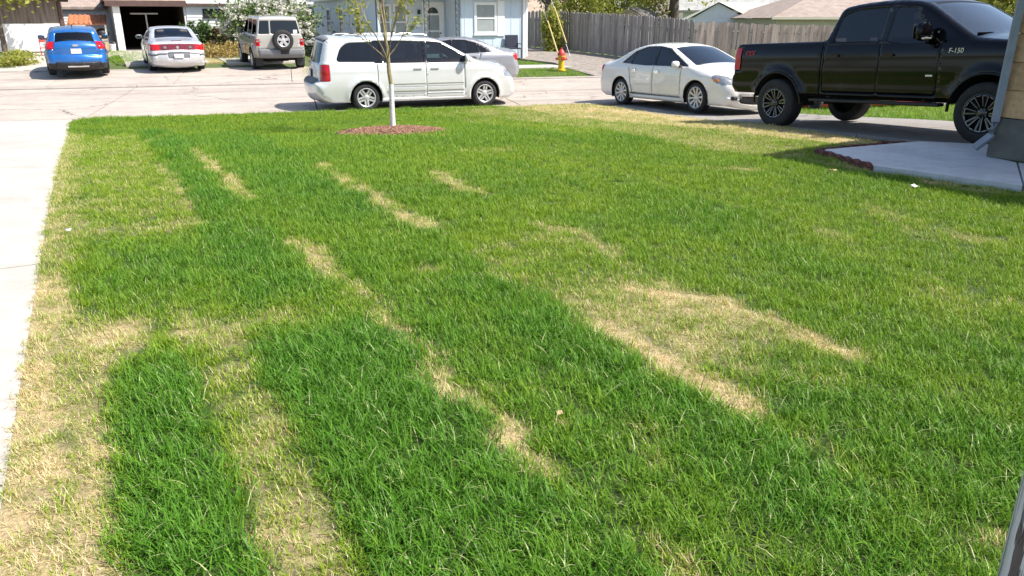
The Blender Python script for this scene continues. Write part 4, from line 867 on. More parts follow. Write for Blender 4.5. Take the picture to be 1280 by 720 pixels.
# --- blue hatchback
hb = sedan(M['blue'], L=.95, W=.905, rim='five', Rw=.32, rr=.215)
hb['sil'] = [(1.98, .2, .10, .05), (2.10, .30, .14, .14), (2.12, .52, .15, .22), (2.04, .68, .12, .22), (1.84, .82, .10, .18), (1.60, .90, .07, .14), (.98, 1.02, .06, .10), (.08, 1.41, .05, .08, .25), (-.5, 1.465, .04, .08, .4), (-1.35, 1.43, .04, .09, .3), (-1.72, 1.37, .04, .12, .03), (-1.70, 1.33, .05, .12, .03), (-1.98, 1.03, .08, .16, .1), (-2.07, .93, .08, .17, .05), (-2.06, .66, .08, .18, .05), (-2.14, .58, .10, .2), (-2.14, .38, .10, .18), (-2.02, .26, .08, .1), (-1.9, .23, .05, .05)]
hb['arches'] = [(1.325, .37), (-1.325, .37)]
hb['side'] = [('gap', rect(-.15, -.14, .33, 1.0), 0), ('gap', rect(.82, .83, .36, .97), 0), ('window', rp([(.80, 1.03), (.12, 1.34), (-.14, 1.385), (-.13, 1.02)], .04), -.006), ('window', rp([(-.2, 1.02), (-.2, 1.39), (-.7, 1.385), (-1.0, 1.36), (-1.0, 1.05)], .04), -.006), ('window', rp([(-1.06, 1.07), (-1.06, 1.35), (-1.25, 1.30), (-1.42, 1.12)], .03), -.006), ('pillar', [(.95, 1.01), (.14, 1.37), (-.15, 1.41), (-.7, 1.41), (-1.25, 1.34), (-1.5, 1.08), (-.5, 1.0)], -.001),
    ('tail_light', rp([(-2.3, 1.10), (-1.78, 1.06), (-1.70, .90), (-1.95, .84), (-2.3, .86)], .04), .006), ('headlight', rp([(2.5, .72), (1.62, .86), (1.62, .78), (2.5, .6)], .04), .004), ('bumper', [(-2.6, .20), (-2.6, .46), (-1.72, .40), (-1.72, .20)], .004), ('door', rp(rect(-.145, .825, .28, 1.0), .05), 0), ('door', rp(rect(-1.0, -.145, .28, 1.0), .05), 0)]
hb['band'] = [('windscreen', ('k', 6, 7, .04, .05, .95, .91), -.004), ('rear_window', ('k', 11, 12, .02, .02, .92, .97), -.004), ('tail_light', ('r', [(1.08, .60), (1.10, 1), (.86, 1), (.88, .62)]), .006), ('tail_light', ('r', [(1.08, -.60), (1.10, -1), (.86, -1), (.88, -.62)]), .006), ('bumper', ('r', [(.46, -1), (.46, 1), (.2, 1), (.2, -1)]), .004), ('grille', ('f', [(.6, -.5), (.6, .5), (.34, .6), (.34, -.6)]), -.012), ('headlight', ('f', [(.78, .45), (.80, 1), (.62, 1), (.66, .5)]), .004), ('headlight', ('f', [(.78, -.45), (.80, -1), (.62, -1), (.66, -.5)]), .004)]
hb['mats'] = dict(hb['mats'], bumper=M['black'], rear_window=M['clear']); hb['cabin'] = (-1.5, .95, .32); hb['cat'] = 'hatchback'; hb['handles'] = [(-.05, .90), (-.88, .92)]; hb['mirror'] = (.62, 1.07, .15, .22, .16); hb['kr'] = .10
p = np.array((-14.25, 26.25)); hd = math.pi / 2 + R(28.6); q = p + 1.325 * np.array([math.cos(hd), math.sin(hd)])
c, wat, ob, T = car('hatchback', 'bright blue hatchback parked facing the white and brown garage', (q[0], q[1], float(gz(*q)) + .03), hd, hb, pitch=-.035)
boxpart('licence_plate', c, M['plate'], ((-2.155, 0, .79), (.012, .30, .15), 0, -.03)); m = MB(); m.lathe([(.001, 0), (.06, .004), (.065, .02)], 16, 'y'); m.v = [(-2.165 + v[1], v[0] * 1.5, .965 + v[2] * .6) for v in m.v]; m.build('emblem', M['badge'], c, 40)
boxpart('exhaust_trim', c, M['chrome'], ((-2.20, 0, .33), (.04, .6, .05))); m = MB(); m.tube([(-1.25, 0, 1.48), (-1.33, 0, 1.56)], .012, 6); m.build('aerial', M['black'], c)
boxpart('rear_wiper', c, M['black'], ((-1.98, .1, 1.12), (.03, .4, .02)))

# --- boxy off-roader with spare wheel
tr = dict(cat='suv', W=.86, belt=1.19, tumble=.20, Rw=.37, rr=.215, wd=.25, rim='five', zb=.42, flare=.07, kf=.05, kr=.015, winset=.0, zm=.8, cell=.06,
    sil=[(2.02, .42, .06, .04), (2.14, .48, .08, .08), (2.16, .75, .08, .1), (2.08, 1.02, .06, .1), (1.88, 1.09, .05, .08), (.92, 1.19, .04, .07), (.42, 1.72, .03, .05, .08), (.15, 1.82, .03, .06, .2), (-1.9, 1.835, .03, .06, .2), (-2.04, 1.80, .02, .05, .06), (-2.12, 1.22, .02, .05), (-2.14, .74, .02, .05, .03), (-2.24, .73, .03, .06, .02), (-2.25, .55, .03, .06), (-2.10, .45, .02, .04)],
    arches=[(1.38, .45), (-1.38, .45)],
    side=[('gap', rect(-.2, -.19, .55, 1.2), 0), ('gap', rect(.72, .73, .55, 1.2), 0), ('gap', rect(-1.06, -1.05, .6, 1.2), 0), ('window', rp([(.76, 1.23), (.40, 1.66), (-.12, 1.70), (-.12, 1.22)], .05), -.006), ('window', rp([(-.26, 1.22), (-.26, 1.70), (-.95, 1.71), (-1.02, 1.22)], .05), -.006), ('window', rp([(-1.15, 1.22), (-1.12, 1.71), (-1.88, 1.71), (-1.95, 1.24)], .06), -.006),
          ('tail_light', rp(rect(-2.3, -2.05, .86, 1.08), .02), .005), ('lower_body', [(-3, .1), (-3, .84), (3, .84), (3, .1)], .004), ('door', rect(-.195, .725, .84, 1.2), 0), ('door', rect(-1.055, -.195, .84, 1.2), 0)],
    band=[('windscreen', ('k', 5, 6, .04, .04, .95, .93), -.004), ('rear_window', ('r', rp([(1.70, -.70), (1.70, .28), (1.26, .30), (1.26, -.72)][::-1], .05)), -.004), ('rear_window', ('r', rp([(1.70, .33), (1.70, .70), (1.26, .72), (1.26, .35)][::-1], .04)), -.004), ('tail_light', ('r', [(1.08, .70), (1.08, 1), (.86, 1), (.86, .70)]), .006), ('tail_light', ('r', [(1.08, -.70), (1.08, -1), (.86, -1), (.86, -.70)]), .006), ('bumper', ('k', 11, 14, -.01, .0, 1, 1), .006), ('grille', ('f', [(.98, -.4), (.98, .4), (.78, .4), (.78, -.4)]), -.01), ('headlight', ('f', [(.98, .45), (.98, .78), (.80, .78), (.80, .45)]), .004), ('headlight', ('f', [(.98, -.45), (.98, -.78), (.80, -.78), (.80, -.45)]), .004)],
    mats=dict(body=M['champagne'], lower_body=M['gold'], window=M['glass'], windscreen=M['clear'], rear_window=M['glass'], tail_light=M['lampred'], headlight=M['lampclear'], grille=M['black'], bumper=M['greyplastic'], door_handle=M['black'], mirror=M['black']),
    cabin=(-2.0, .9, .7), seats=[.2, -.75], handles=[(-.08, 1.08), (-.92, 1.08)], mirror=(.62, 1.28, .12, .2, .2))
p = np.array((-8.61, 29.4)); hd = math.pi / 2 + R(26.5); q = p + 1.38 * np.array([math.cos(hd), math.sin(hd)])
c, wat, ob, T = car('off_roader', 'champagne boxy four wheel drive with a spare wheel on its tailgate', (q[0], q[1], float(gz(*q)) - .06), hd, tr, pitch=-.03)
put_wheel(c, -2.28, -.08, 'five', .36, .21, .22, z=1.05, rz=-math.pi / 2, name='spare_wheel')
boxpart('sticker', c, M['plate'], ((-2.125, -.56, 1.33), (.012, .14, .13))); boxpart('mud_flap', c, M['black'], ((-1.84, .72, .34), (.02, .26, .36)), ((-1.84, -.72, .34), (.02, .26, .36)))
for s_ in (-1, 1): boxpart('reverse_light', c, M['lampclear'], ((-2.175, s_ * .77, 1.02), (.02, .10, .05)))
boxpart('licence_plate', c, M['black'], ((-2.285, -.12, .64), (.012, .3, .12)))
boxpart('axle', c, M['dark'], ((-1.38, 0, .37), (.14, 1.3, .14)), ((1.38, 0, .37), (.14, 1.3, .14)), ((0, 0, .46), (3.2, .7, .12)))

# --- black pickup
pk = dict(cat='pickup', W=1.0, belt=1.36, tumble=.30, Rw=.415, rr=.262, wd=.29, rim='offroad', zb=.52, flare=.045, kf=.05, kr=.015, winset=-.02, zm=.95, cell=.06,
    sil=[(2.46, .56, .08, .05), (2.62, .60, .10, .12), (2.68, .85, .10, .14), (2.67, 1.14, .09, .14), (2.56, 1.28, .06, .12), (2.30, 1.345, .05, .10), (1.50, 1.42, .05, .08), (.66, 1.935, .04, .07, .2), (.25, 2.0, .035, .08, .3), (-.5, 1.985, .035, .08, .3), (-.82, 1.93, .03, .08, .1), (-.95, 1.455, .02, .05, .04), (-1.0, 1.43, .0, .025, .02), (-2.86, 1.43, .0, .025, .05), (-2.93, 1.40, .01, .04, .03), (-2.95, .90, .02, .06, .03), (-3.03, .86, .05, .10, .03), (-3.04, .66, .05, .10), (-2.92, .58, .03, .05)],
    arches=[(1.84, .515), (-1.84, .515)], ridge=[(1.22, 1.22, .012, .05), (.80, .80, -.012, .10)],
    side=[('void', rect(-.965, -.945, .3, 1.46), 0), ('gap', rect(.115, .127, .62, 1.36), 0), ('gap', rect(1.09, 1.102, .62, 1.36), 0),
          ('window', rp([(1.08, 1.335), (.72, 1.60), (.55, 1.86), (.20, 1.885), (.18, 1.395)], .06), -.006), ('window', rp([(.06, 1.40), (.08, 1.89), (-.50, 1.88), (-.74, 1.80), (-.80, 1.42)], .08), -.006), ('pillar', [(.19, 1.37), (.21, 1.90), (.05, 1.905), (.05, 1.37)], -.001),
          ('tail_light', rp(rect(-3.2, -2.77, .98, 1.36), .03), .008), ('headlight', rp([(3, 1.26), (2.42, 1.24), (2.42, 1.05), (3, 1.0)], .03), .004), ('door', rp(rect(.12, 1.095, .62, 1.37), .05), 0), ('door', rp(rect(-.90, .12, .62, 1.37), .05), 0), ('gap', rect(-.912, -.90, .62, 1.40), 0)],
    band=[('windscreen', ('k', 6, 7, .05, .06, .95, .93), -.004), ('rear_window', ('k', 10, 11, .04, .06, .85, .85), -.004), ('void', ('k', 12, 13, .03, -.01, .94, .94), 0), ('gap', ('k', 11, 12, -.01, -.03, 1, 1), 0), ('tail_light', ('r', [(1.36, .84), (1.36, 1.1), (.98, 1.1), (.98, .84)]), .008), ('tail_light', ('r', [(1.36, -.84), (1.36, -1.1), (.98, -1.1), (.98, -.84)]), .008), ('bumper', ('k', 15, 18, .01, .0, 1, 1), .008), ('grille', ('f', [(1.24, -.62), (1.24, .62), (.92, .62), (.92, -.62)]), -.012), ('headlight', ('f', [(1.24, .64), (1.24, 1), (.98, 1), (.98, .64)]), .004), ('headlight', ('f', [(1.24, -.64), (1.24, -1), (.98, -1), (.98, -.64)]), .004)],
    mats=dict(body=M['truck'], window=M['glass'], windscreen=M['clear'], rear_window=M['glass'], tail_light=M['lampred'], headlight=M['lampclear'], pillar=M['gloss'], grille=M['black'], bumper=M['black'], fender_flare=M['truck'], door_handle=M['truck'], mirror=M['truck']),
    cabin=(-.85, 1.5, .75), seats=[.45, -.45], handles=[(.28, 1.20), (-.70, 1.20)], mirror=(.86, 1.52, .20, .28, .27))
p, hd = put((4.80, 13.95), (6.56, 10.72), .86, 3.68)
c, wat, ob, T = car('pickup_truck', 'black crew cab pickup truck with black off road wheels on the driveway', (p[0], p[1], -.095), hd, pk, pitch=-.052)
boxpart('bed', c, M['dark'], ((-1.95, 0, .95), (1.95, 1.7, .05)), ((-1.95, .86, 1.18), (1.95, .06, .48)), ((-1.95, -.86, 1.18), (1.95, .06, .48)), ((-2.88, 0, 1.17), (.05, 1.7, .46)), ((-.985, 0, 1.17), (.05, 1.7, .48)))
for s_ in (-1, 1):
    y = s_ * (wat(0, .7) - .02); boxpart('running_board', c, M['black'], ((.05, y, .50), (2.3, .16, .05)), ((.9, y - s_ * .12, .56), (.06, .2, .06)), ((-.8, y - s_ * .12, .56), (.06, .2, .06)), bevel=.015)
    rz = 0 if s_ < 0 else math.pi
    for xa in (1.84, -1.84):
        m = MB(); aa = np.linspace(-.0 if xa > 0 else -.0, math.pi, 26); m.tube([(xa + .525 * math.cos(a), s_ * (wat(xa + .56 * math.cos(a), max(.60, .415 + .56 * math.sin(a))) + .002), .415 + .525 * math.sin(a)) for a in aa], .022, 8); m.build('fender_lip', M['truck'], c, 50)
    text_part('F-150', c, (1.33, s_ * (wat(1.33, 1.24) + .004), 1.215), (R(90), 0, rz), .095, M['badge'], 'badge', .006, .15)
    text_part('FX4', c, (-2.55, s_ * (wat(-2.55, 1.24) + .003), 1.215), (R(90), 0, rz), .13, M['reddecal'], 'decal', .002, .25)
    boxpart('badge', c, M['badge'], ((.98, s_ * (wat(.98, .93) + .004), .905), (.11, .008, .028)))
    boxpart('mirror_signal', c, M['badge'], ((.96, s_ * (wat(.86, 1.52) + .24), 1.42), (.05, .16, .025)), ((.86, s_ * (wat(.86, 1.45) + .03), 1.44), (.09, .07, .05)))
boxpart('axle', c, M['dark'], ((-1.84, 0, .42), (.16, 1.5, .16)), ((1.84, 0, .46), (.12, 1.5, .12)), ((0, 0, .56), (4.6, .8, .14))); m = MB(); m.lathe([(.001, -.16), (.10, -.14), (.155, -.04), (.155, .04), (.10, .14), (.001, .16)], 16, 'z', (-1.84, .0, .42)); m.build('differential', M['steel'], c, 40)
boxpart('wiper', c, M['black'], ((1.47, -.4, 1.47), (.04, .7, .025)), ((1.47, .4, 1.47), (.04, .7, .025))); boxpart('aerial', c, M['black'], ((-.2, 0, 2.045), (.12, .03, .06)))
boxpart('licence_plate', c, M['plate'], ((-3.05, 0, .78), (.012, .3, .15)))
m = MB(); m.tube([(-1.2, .5, .5), (-2.3, .5, .52), (-2.7, .75, .5)], .04, 8); m.build('exhaust_pipe', M['steel'], c, 40)

# ------------------------------------------------------------------ buildings
class Fr:
    """a wall line in the local frame of a building: s along, d outwards, z up"""
    def __init__(s, a, b): s.a = np.array(a, float); s.b = np.array(b, float); s.L = np.linalg.norm(s.b - s.a); s.u = (s.b - s.a) / s.L; s.n = np.array([s.u[1], -s.u[0]])
    def p(s, t, d, z): q = s.a + s.u * t + s.n * d; return (q[0], q[1], z)
    def box(s, m, s0, s1, d0, d1, z0, z1):
        v = [s.p(a, d, z) for z in (z0, z1) for d in (d0, d1) for a in (s0, s1)]
        m.add(v, [(0, 2, 3, 1), (4, 5, 7, 6), (0, 1, 5, 4), (2, 6, 7, 3), (0, 4, 6, 2), (1, 3, 7, 5)]); return m
def lap(parent, fr, z0, z1, mat, lapz=.13, s0=0., s1=None, th=.10, name='wall'):
    m = MB(); s1 = fr.L if s1 is None else s1; fr.box(m, s0, s1, -th, 0, z0, z1); z = z0
    while z < z1 - .01:
        t = min(z + lapz, z1); a = [fr.p(s0, .022, z), fr.p(s1, .022, z), fr.p(s1, .004, t), fr.p(s0, .004, t), fr.p(s0, .004, z), fr.p(s1, .004, z)]
        m.add(a, [(0, 1, 2, 3), (4, 5, 1, 0)]); z = t
    return m.build(name, mat, parent)
def battens(parent, fr, z0, z1, mat, step=.3, s0=0., s1=None, name='wall', w_=.03):
    m = MB(); s1 = fr.L if s1 is None else s1; fr.box(m, s0, s1, -.10, 0, z0, z1); t = s0 + step / 2
    while t < s1: fr.box(m, t - w_ / 2, t + w_ / 2, -.001, .012, z0, z1); t += step
    return m.build(name, mat, parent)
def window(parent, fr, s0, s1, z0, z1, pane=None, t=.08, split=1, mid=False, frame=None):
    m = MB()
    for (a, b, c, d) in ((s0, s1, z0, z0 + t), (s0, s1, z1 - t, z1), (s0, s0 + t, z0 + t, z1 - t), (s1 - t, s1, z0 + t, z1 - t)): fr.box(m, a, b, -.02, .05, c, d)
    if mid: fr.box(m, s0 + t, s1 - t, -.02, .04, (z0 + z1) / 2 - .025, (z0 + z1) / 2 + .025)
    for k in range(1, split): x = s0 + (s1 - s0) * k / split; fr.box(m, x - .03, x + .03, -.02, .045, z0 + t, z1 - t)
    o = m.build('window', frame or M['trim'], parent)
    n = split
    for k in range(n):
        a = s0 + t + (s1 - s0 - 2 * t) * k / n; b = s0 + t + (s1 - s0 - 2 * t) * (k + 1) / n
        zs = [(z0 + t, (z0 + z1) / 2), ((z0 + z1) / 2, z1 - t)] if mid else [(z0 + t, z1 - t)]
        for c, d in zs: m = MB(); fr.box(m, a, b, -.03, .022, c, d); m.build('pane', pane or M['pane'], o)
    m = MB(); fr.box(m, s0 - .03, s1 + .03, .0, .08, z0 - .05, z0); m.build('sill', frame or M['trim'], o)
    return o
def gable(parent, x0, x1, y0, y1, ze, zr, mat, ridge='x', over=.3, th=.12, name='roof'):
    """two roof slopes as slabs; ridge along x or y"""
    m = MB()
    if ridge == 'x': ym = (y0 + y1) / 2; prof = [(y0 - over, ze - .02), (ym, zr), (y1 + over, ze - .02), (y1 + over, ze - .02 - th), (ym, zr - th), (y0 - over, ze - .02 - th)]; m.prism(prof, 0, x0 - over, x1 + over)
    else: xm = (x0 + x1) / 2; prof = [(x0 - over, ze - .02), (xm, zr), (x1 + over, ze - .02), (x1 + over, ze - .02 - th), (xm, zr - th), (x0 - over, ze - .02 - th)]; m.prism(prof, 1, y0 - over, y1 + over)
    return m.build(name, mat, parent)
def tri(parent, pts, axis, a, b, mat, name='gable_wall'):
    m = MB(); m.prism(pts, axis, a, b); return m.build(name, mat, parent)
def gzf(x, y): return float(gz(x, y))
def base(x, y, dz=0.): return (x, y, gzf(x, y) + dz)

# pale blue house with a recessed porch
h = thing('blue_house', 'pale blue house with white trimmed windows and iron porch columns', 'house', (-5.25, 31.75, .02), R(25))
f = Fr((3.45, 0), (6.35, 0)); battens(h, f, 0, 2.42, M['sidblue'], .42); window(h, f, .62, 1.62, .98, 2.22, M['blind'], .10, mid=True)
m = MB(); f.box(m, 1.66, 1.98, .02, .045, .90, 2.30); m.build('shutter', M['trim'], h)
f = Fr((0, 1.7), (3.45, 1.7)); lap(h, f, 0, 2.42, M['sidblue'], .2); window(h, f, .45, 1.05, .75, 2.15, M['blind'], .08, mid=True); window(h, f, 1.15, 1.75, .75, 2.15, M['blind'], .08, mid=True)
m = MB()
for (a, b, c, d) in ((2.40, 2.50, 0, 2.25), (3.27, 3.37, 0, 2.25), (2.50, 3.27, 2.12, 2.25)): f.box(m, a, b, 0, .06, c, d)
df = m.build('door_frame', M['trim'], h); m = MB(); f.box(m, 2.50, 3.27, .0, .03, .05, 2.12); d_ = m.build('door', M['trim'], h); m = MB(); f.box(m, 2.62, 3.15, .028, .036, .35, 1.05); f.box(m, 2.62, 3.15, .028, .036, 1.12, 1.72); m.build('door_pane', M['blind'], d_); m = MB(); m.lathe([(.001, 0), (.24, 0)], 18, 'y', (2.88, 1.662, 1.80)); m.v = [(v[0], v[1], max(v[2], 1.80)) for v in m.v]; m.build('fanlight', M['pane'], d_); m = MB(); m.lathe([(.001, -.03), (.03, -.02), (.03, .02)], 10, 'y', (3.2, 1.64, 1.0)); m.build('door_handle', M['black'], d_)
boxpart('mailbox', h, M['trim'], ((2.2, 1.6, 1.35), (.22, .12, .18))); boxpart('porch_lamp', h, M['black'], ((2.25, 1.62, 1.85), (.10, .12, .18)))
f = Fr((0, 12), (0, 0)); lap(h, f, 0, 2.42, M['sidblue'], .2)
for a in (3.0, 5.6, 8.6): window(h, f, a, a + .9, .9, 2.05, M['pane'], .08, mid=True)
f = Fr((3.45, 1.7), (3.45, 0)); battens(h, f, 0, 2.42, M['sidblue'], .42); f = Fr((6.35, 0), (6.35, 12)); battens(h, f, 0, 2.42, M['sidblue'], .42); m = MB(); m.box((3.2, 11.9, 1.2), (6.2, .1, 2.4)); m.build('wall', M['sidblue'], h)
boxpart('corner_trim', h, M['trim'], ((6.33, -.02, 1.2), (.12, .10, 2.42))); boxpart('downspout', h, M['trim'], ((6.46, -.02, 1.2), (.09, .08, 2.3)))
boxpart('fascia', h, M['trim'], ((3.2, -.36, 2.47), (7.0, .05, .18)), ((-.32, 5.8, 2.47), (.05, 12.2, .18)), ((6.68, 5.8, 2.47), (.05, 12.2, .18)), bevel=0); boxpart('soffit', h, M['trim'], ((3.2, 5.9, 2.435), (6.9, 12.4, .03)), bevel=0)
boxpart('porch_floor', h, M['slab'], ((1.7, .85, .06), (3.4, 1.75, .18)), bevel=0)
for x in (.08, 2.05, 3.40):
    m = MB()
    for dx in (-.11, .11): m.tube([(x + dx, .06, .15), (x + dx, .06, 2.44)], .014, 5)
    for k in range(9): m.tube([(x - .11, .06, .2 + k * .25), (x + .11, .06, .32 + k * .25), (x - .11, .06, .44 + k * .25)], .011, 5)
    m.build('porch_column', M['black'], h)
gable(h, 0, 6.35, 0, 12, 2.58, 3.9, M['roofgrey'], 'y', .33)

# white sided house with an open garage
h = thing('garage_house', 'white sided building with an open dark garage under a brown fascia', 'garage', (-18.6, 38.0, .12), R(28))
f = Fr((0, 0), (0, 6)); f = Fr((0, 6), (0, 0)); battens(h, f, 0, 2.1, M['sidgrey'], .25)
boxpart('door_post', h, M['trim'], ((.16, -.03, 1.02), (.30, .14, 2.04)), bevel=0); boxpart('garage_wall', h, M['shade_lining'], ((1.6, 5.9, 1.05), (3.1, .1, 2.1)), bevel=0); boxpart('shade_lining', h, M['shade_lining'], ((.12, 3.1, 1.02), (.03, 5.7, 2.0)), ((3.07, 3.1, 1.02), (.03, 5.7, 2.0)), ((1.6, 3.1, 2.05), (3.0, 5.7, .03)), bevel=0); boxpart('garage_floor', h, M['drive_r'], ((1.6, 3, .03), (3.05, 5.9, .05)), bevel=0)  # dark inner panels added; the open garage's shade is put into their colour
f = Fr((3.2, 0), (5.75, 0)); lap(h, f, 0, 2.08, M['sidwhite'], .14); window(h, f, .75, 1.75, 1.55, 1.93, M['pane'], .05, 2, frame=M['dark']); f = Fr((3.15, 0.02), (3.15, 6)); m = MB(); f.box(m, 0, 5.9, -.05, 0.04, 0, 2.05); m.build('wall', M['sidwhite'], h)
f = Fr((5.75, 0), (5.75, 6)); lap(h, f, 0, 2.08, M['sidwhite'], .14)
boxpart('fascia', h, M['brown'], ((1.46, -.22, 2.16), (3.5, .10, .26)), bevel=0); boxpart('eave_trim', h, M['brown'], ((4.57, -.18, 2.12), (2.68, .10, .09)), bevel=0); boxpart('soffit', h, M['brown'], ((2.85, 2.9, 2.085), (6.2, 6.1, .02)), bevel=0)
m = MB(); m.add([(-.32, -.26, 2.29), (3.22, -.26, 2.29), (3.22, 3, 3.35), (-.32, 3, 3.35), (-.32, 6.3, 2.29), (3.22, 6.3, 2.29)], [(0, 1, 2, 3), (3, 2, 5, 4), (0, 3, 4), (1, 5, 2), (0, 4, 5, 1)]); m.build('roof', M['rooftan'], h)
m = MB(); m.add([(3.24, -.22, 2.17), (6.0, -.22, 2.17), (6.0, 3, 3.3), (3.24, 3, 3.3), (3.24, 6.3, 2.17), (6.0, 6.3, 2.17)], [(0, 1, 2, 3), (3, 2, 5, 4), (0, 3, 4), (1, 5, 2), (0, 4, 5, 1)]); m.build('roof', M['roofgrey'], h)
b_ = thing('garage_rack', 'white T shaped rack standing inside the open garage', 'rack', (-18.05, 40.0, .17), R(28)); boxpart('crossbar', b_, M['trim'], ((0, 0, 1.66), (1.25, .08, .07))); boxpart('upright', b_, M['trim'], ((.07, 0, .82), (.07, .07, 1.6)))
# brown and white garage on the left
h = thing('brown_garage', 'garage with brown boards above a white lower wall behind the blue car', 'garage', (-23.75, 34.0, .12), R(28))
f = Fr((0, 0), (4.3, 0)); battens(h, f, 1.28, 2.25, M['brownboard'], .19, 1.75, 4.3, 'board_wall'); m = MB(); f.box(m, 0, 1.75, -.1, 0, 0, 2.25); m.build('wall', M['brown'], h); m = MB(); f.box(m, 1.62, 4.2, -.08, .03, .12, 1.28); m.build('lower_wall', M['trim'], h); m = MB(); f.box(m, 0, 4.3, -.1, .01, -.1, .12); m.build('plinth', M['found'], h)
boxpart('corner_post', h, M['brown'], ((4.3, .0, 1.12), (.12, .14, 2.3)), ((1.62, -.03, 1.1), (.10, .10, 2.2))); boxpart('eave', h, M['brown'], ((2.2, -.25, 2.32), (5.2, .5, .12)), bevel=0); boxpart('gutter', h, M['gutter'], ((2.0, -.54, 2.36), (4.4, .08, .08)), bevel=0)
f = Fr((4.3, 0), (4.3, 6)); lap(h, f, 0, 2.25, M['brown'], .2); f = Fr((0, 6), (0, 0)); lap(h, f, 0, 2.25, M['brown'], .2); gable(h, 0, 4.3, 0, 6, 2.42, 3.4, M['roofdark'], 'x', .35)
h = thing('lean_to', 'low lean to with a rusty orange roof beside the brown garage', 'shelter', (-20.5, 37.4, .02), R(24)); m = MB(); m.add([(0, 0, 1.35), (1.62, 0, 1.35), (1.62, 1.6, 1.75), (0, 1.6, 1.75), (0, 0, 1.30), (1.62, 0, 1.30), (1.62, 1.6, 1.70), (0, 1.6, 1.70)], [(0, 1, 2, 3), (7, 6, 5, 4), (0, 4, 5, 1), (1, 5, 6, 2), (2, 6, 7, 3), (3, 7, 4, 0)])
for k in range(8): m.box((.08 + k * .21, .8, 1.575), (.05, 1.65, .03), rx=math.atan2(.4, 1.6))
m.build('roof', M['rust'], h)
for x in (.05, 1.57):
    for y, t in ((.05, 1.3), (1.55, 1.7)): boxpart('leg', h, M['trim'], ((x, y, t / 2), (.08, .08, t)))
boxpart('back_panel', h, M['trim'], ((.81, 1.5, .75), (1.5, .04, .9)))
h = thing('white_shed', 'white clapboard shed between the two garages', 'shed', (-23.6, 42.2, .2), R(28)); f = Fr((0, 0), (3.2, 0)); lap(h, f, 0, 1.95, M['sidwhite'], .14); f = Fr((3.2, 0), (3.2, 3)); lap(h, f, 0, 1.95, M['sidwhite'], .14); f = Fr((0, 3), (0, 0)); lap(h, f, 0, 1.95, M['sidwhite'], .14); gable(h, 0, 3.2, 0, 3, 1.99, 3.0, M['roofbrown'], 'x', .2)
# grey building behind
h = thing('grey_outbuilding', 'grey outbuilding with a dark doorway and white base behind the white flowering bush', 'outbuilding', (-13.6, 44.0, .2), R(10)); f = Fr((0, 0), (4.2, 0)); lap(h, f, .5, 2.1, M['sidgrey'], .3); m = MB(); f.box(m, 0, 4.2, -.1, .03, 0, .5); m.build('base_wall', M['trim'], h); m = MB(); f.box(m, 2.15, 2.62, -.02, .045, .5, 1.5); m.build('doorway', M['dark'], h); m = MB(); f.box(m, .9, 2.7, .0, .05, 1.5, 1.58); f.box(m, .9, 2.7, 0, .05, 1.88, 1.93); m.build('trim_board', M['trim'], h); gable(h, 0, 4.2, 0, 5, 2.14, 3.2, M['roofgrey'], 'x', .3)
for a_, b2 in (((4.2, 0), (4.2, 5)), ((0, 5), (0, 0))): lap(h, Fr(a_, b2), 0, 2.1, M['sidgrey'], .3)

# the tall board fence, plank by plank
def fence(pts, label, hgt, seedn, lean=0., mat='fence'):
    fo = thing('board_fence', label, 'fence', base(*pts[0])); r = random.Random(seedn); ox, oy = pts[0]; oz = gzf(ox, oy); planks = []
    for v in range(4):
        m = MB(); w_ = .136; m.prism([(-w_ / 2, 0), (w_ / 2, 0), (w_ / 2, hgt - .03 - v * .01), (w_ / 2 - .03, hgt - v * .008), (-w_ / 2 + .03, hgt - v * .008), (-w_ / 2, hgt - .03 - v * .01)], 1, -.011, .011); o = m.build('plank', M[mat]); planks.append(o.data); bpy.data.objects.remove(o)
    for a, b in zip(pts[:-1], pts[1:]):
        a, b = np.array(a), np.array(b); L = np.linalg.norm(b - a); u = (b - a) / L; ang = math.atan2(u[1], u[0]); n = int(L / .142)
        for k in range(n):
            q = a + u * (k + .5) * L / n; o = bpy.data.objects.new('plank', r.choice(planks)); COL.objects.link(o); o.parent = fo
            o.location = (q[0] - ox + r.uniform(-.008, .008), q[1] - oy, gzf(*q) - oz + r.uniform(-.03, .03)); o.rotation_euler = (r.uniform(-.02, .02), lean * r.uniform(.3, 1.2) + r.uniform(-.012, .012), ang); o.scale = (r.uniform(.92, 1.04), 1, 1)
        nb = np.array([-u[1], u[0]]) * .05
        for z in (.35, hgt - .35):
            m = MB(); p0, p1 = a + nb, b + nb; m.tube([(p0[0] - ox, p0[1] - oy, gzf(*a) - oz + z), (p1[0] - ox, p1[1] - oy, gzf(*b) - oz + z)], .045, 4); m.build('rail', M[mat], fo)
        for k in range(int(L / 2.4) + 1):
            q = a + u * min(L, k * 2.4) + nb * 2; m = MB(); m.box((q[0] - ox, q[1] - oy, gzf(*q) - oz + hgt / 2 - .05), (.09, .09, hgt), ang); m.build('post', M[mat], fo)
    return fo
fence([(.55, 43.2), (7.1, 31.6)], 'grey weathered board fence running back beside the blue house', 1.78, 4)
fence([(7.12, 31.5), (17.5, 30.3)], 'sunlit pale board fence with leaning planks beyond the white sedan', 1.72, 9, .05, 'fence_sunlit')

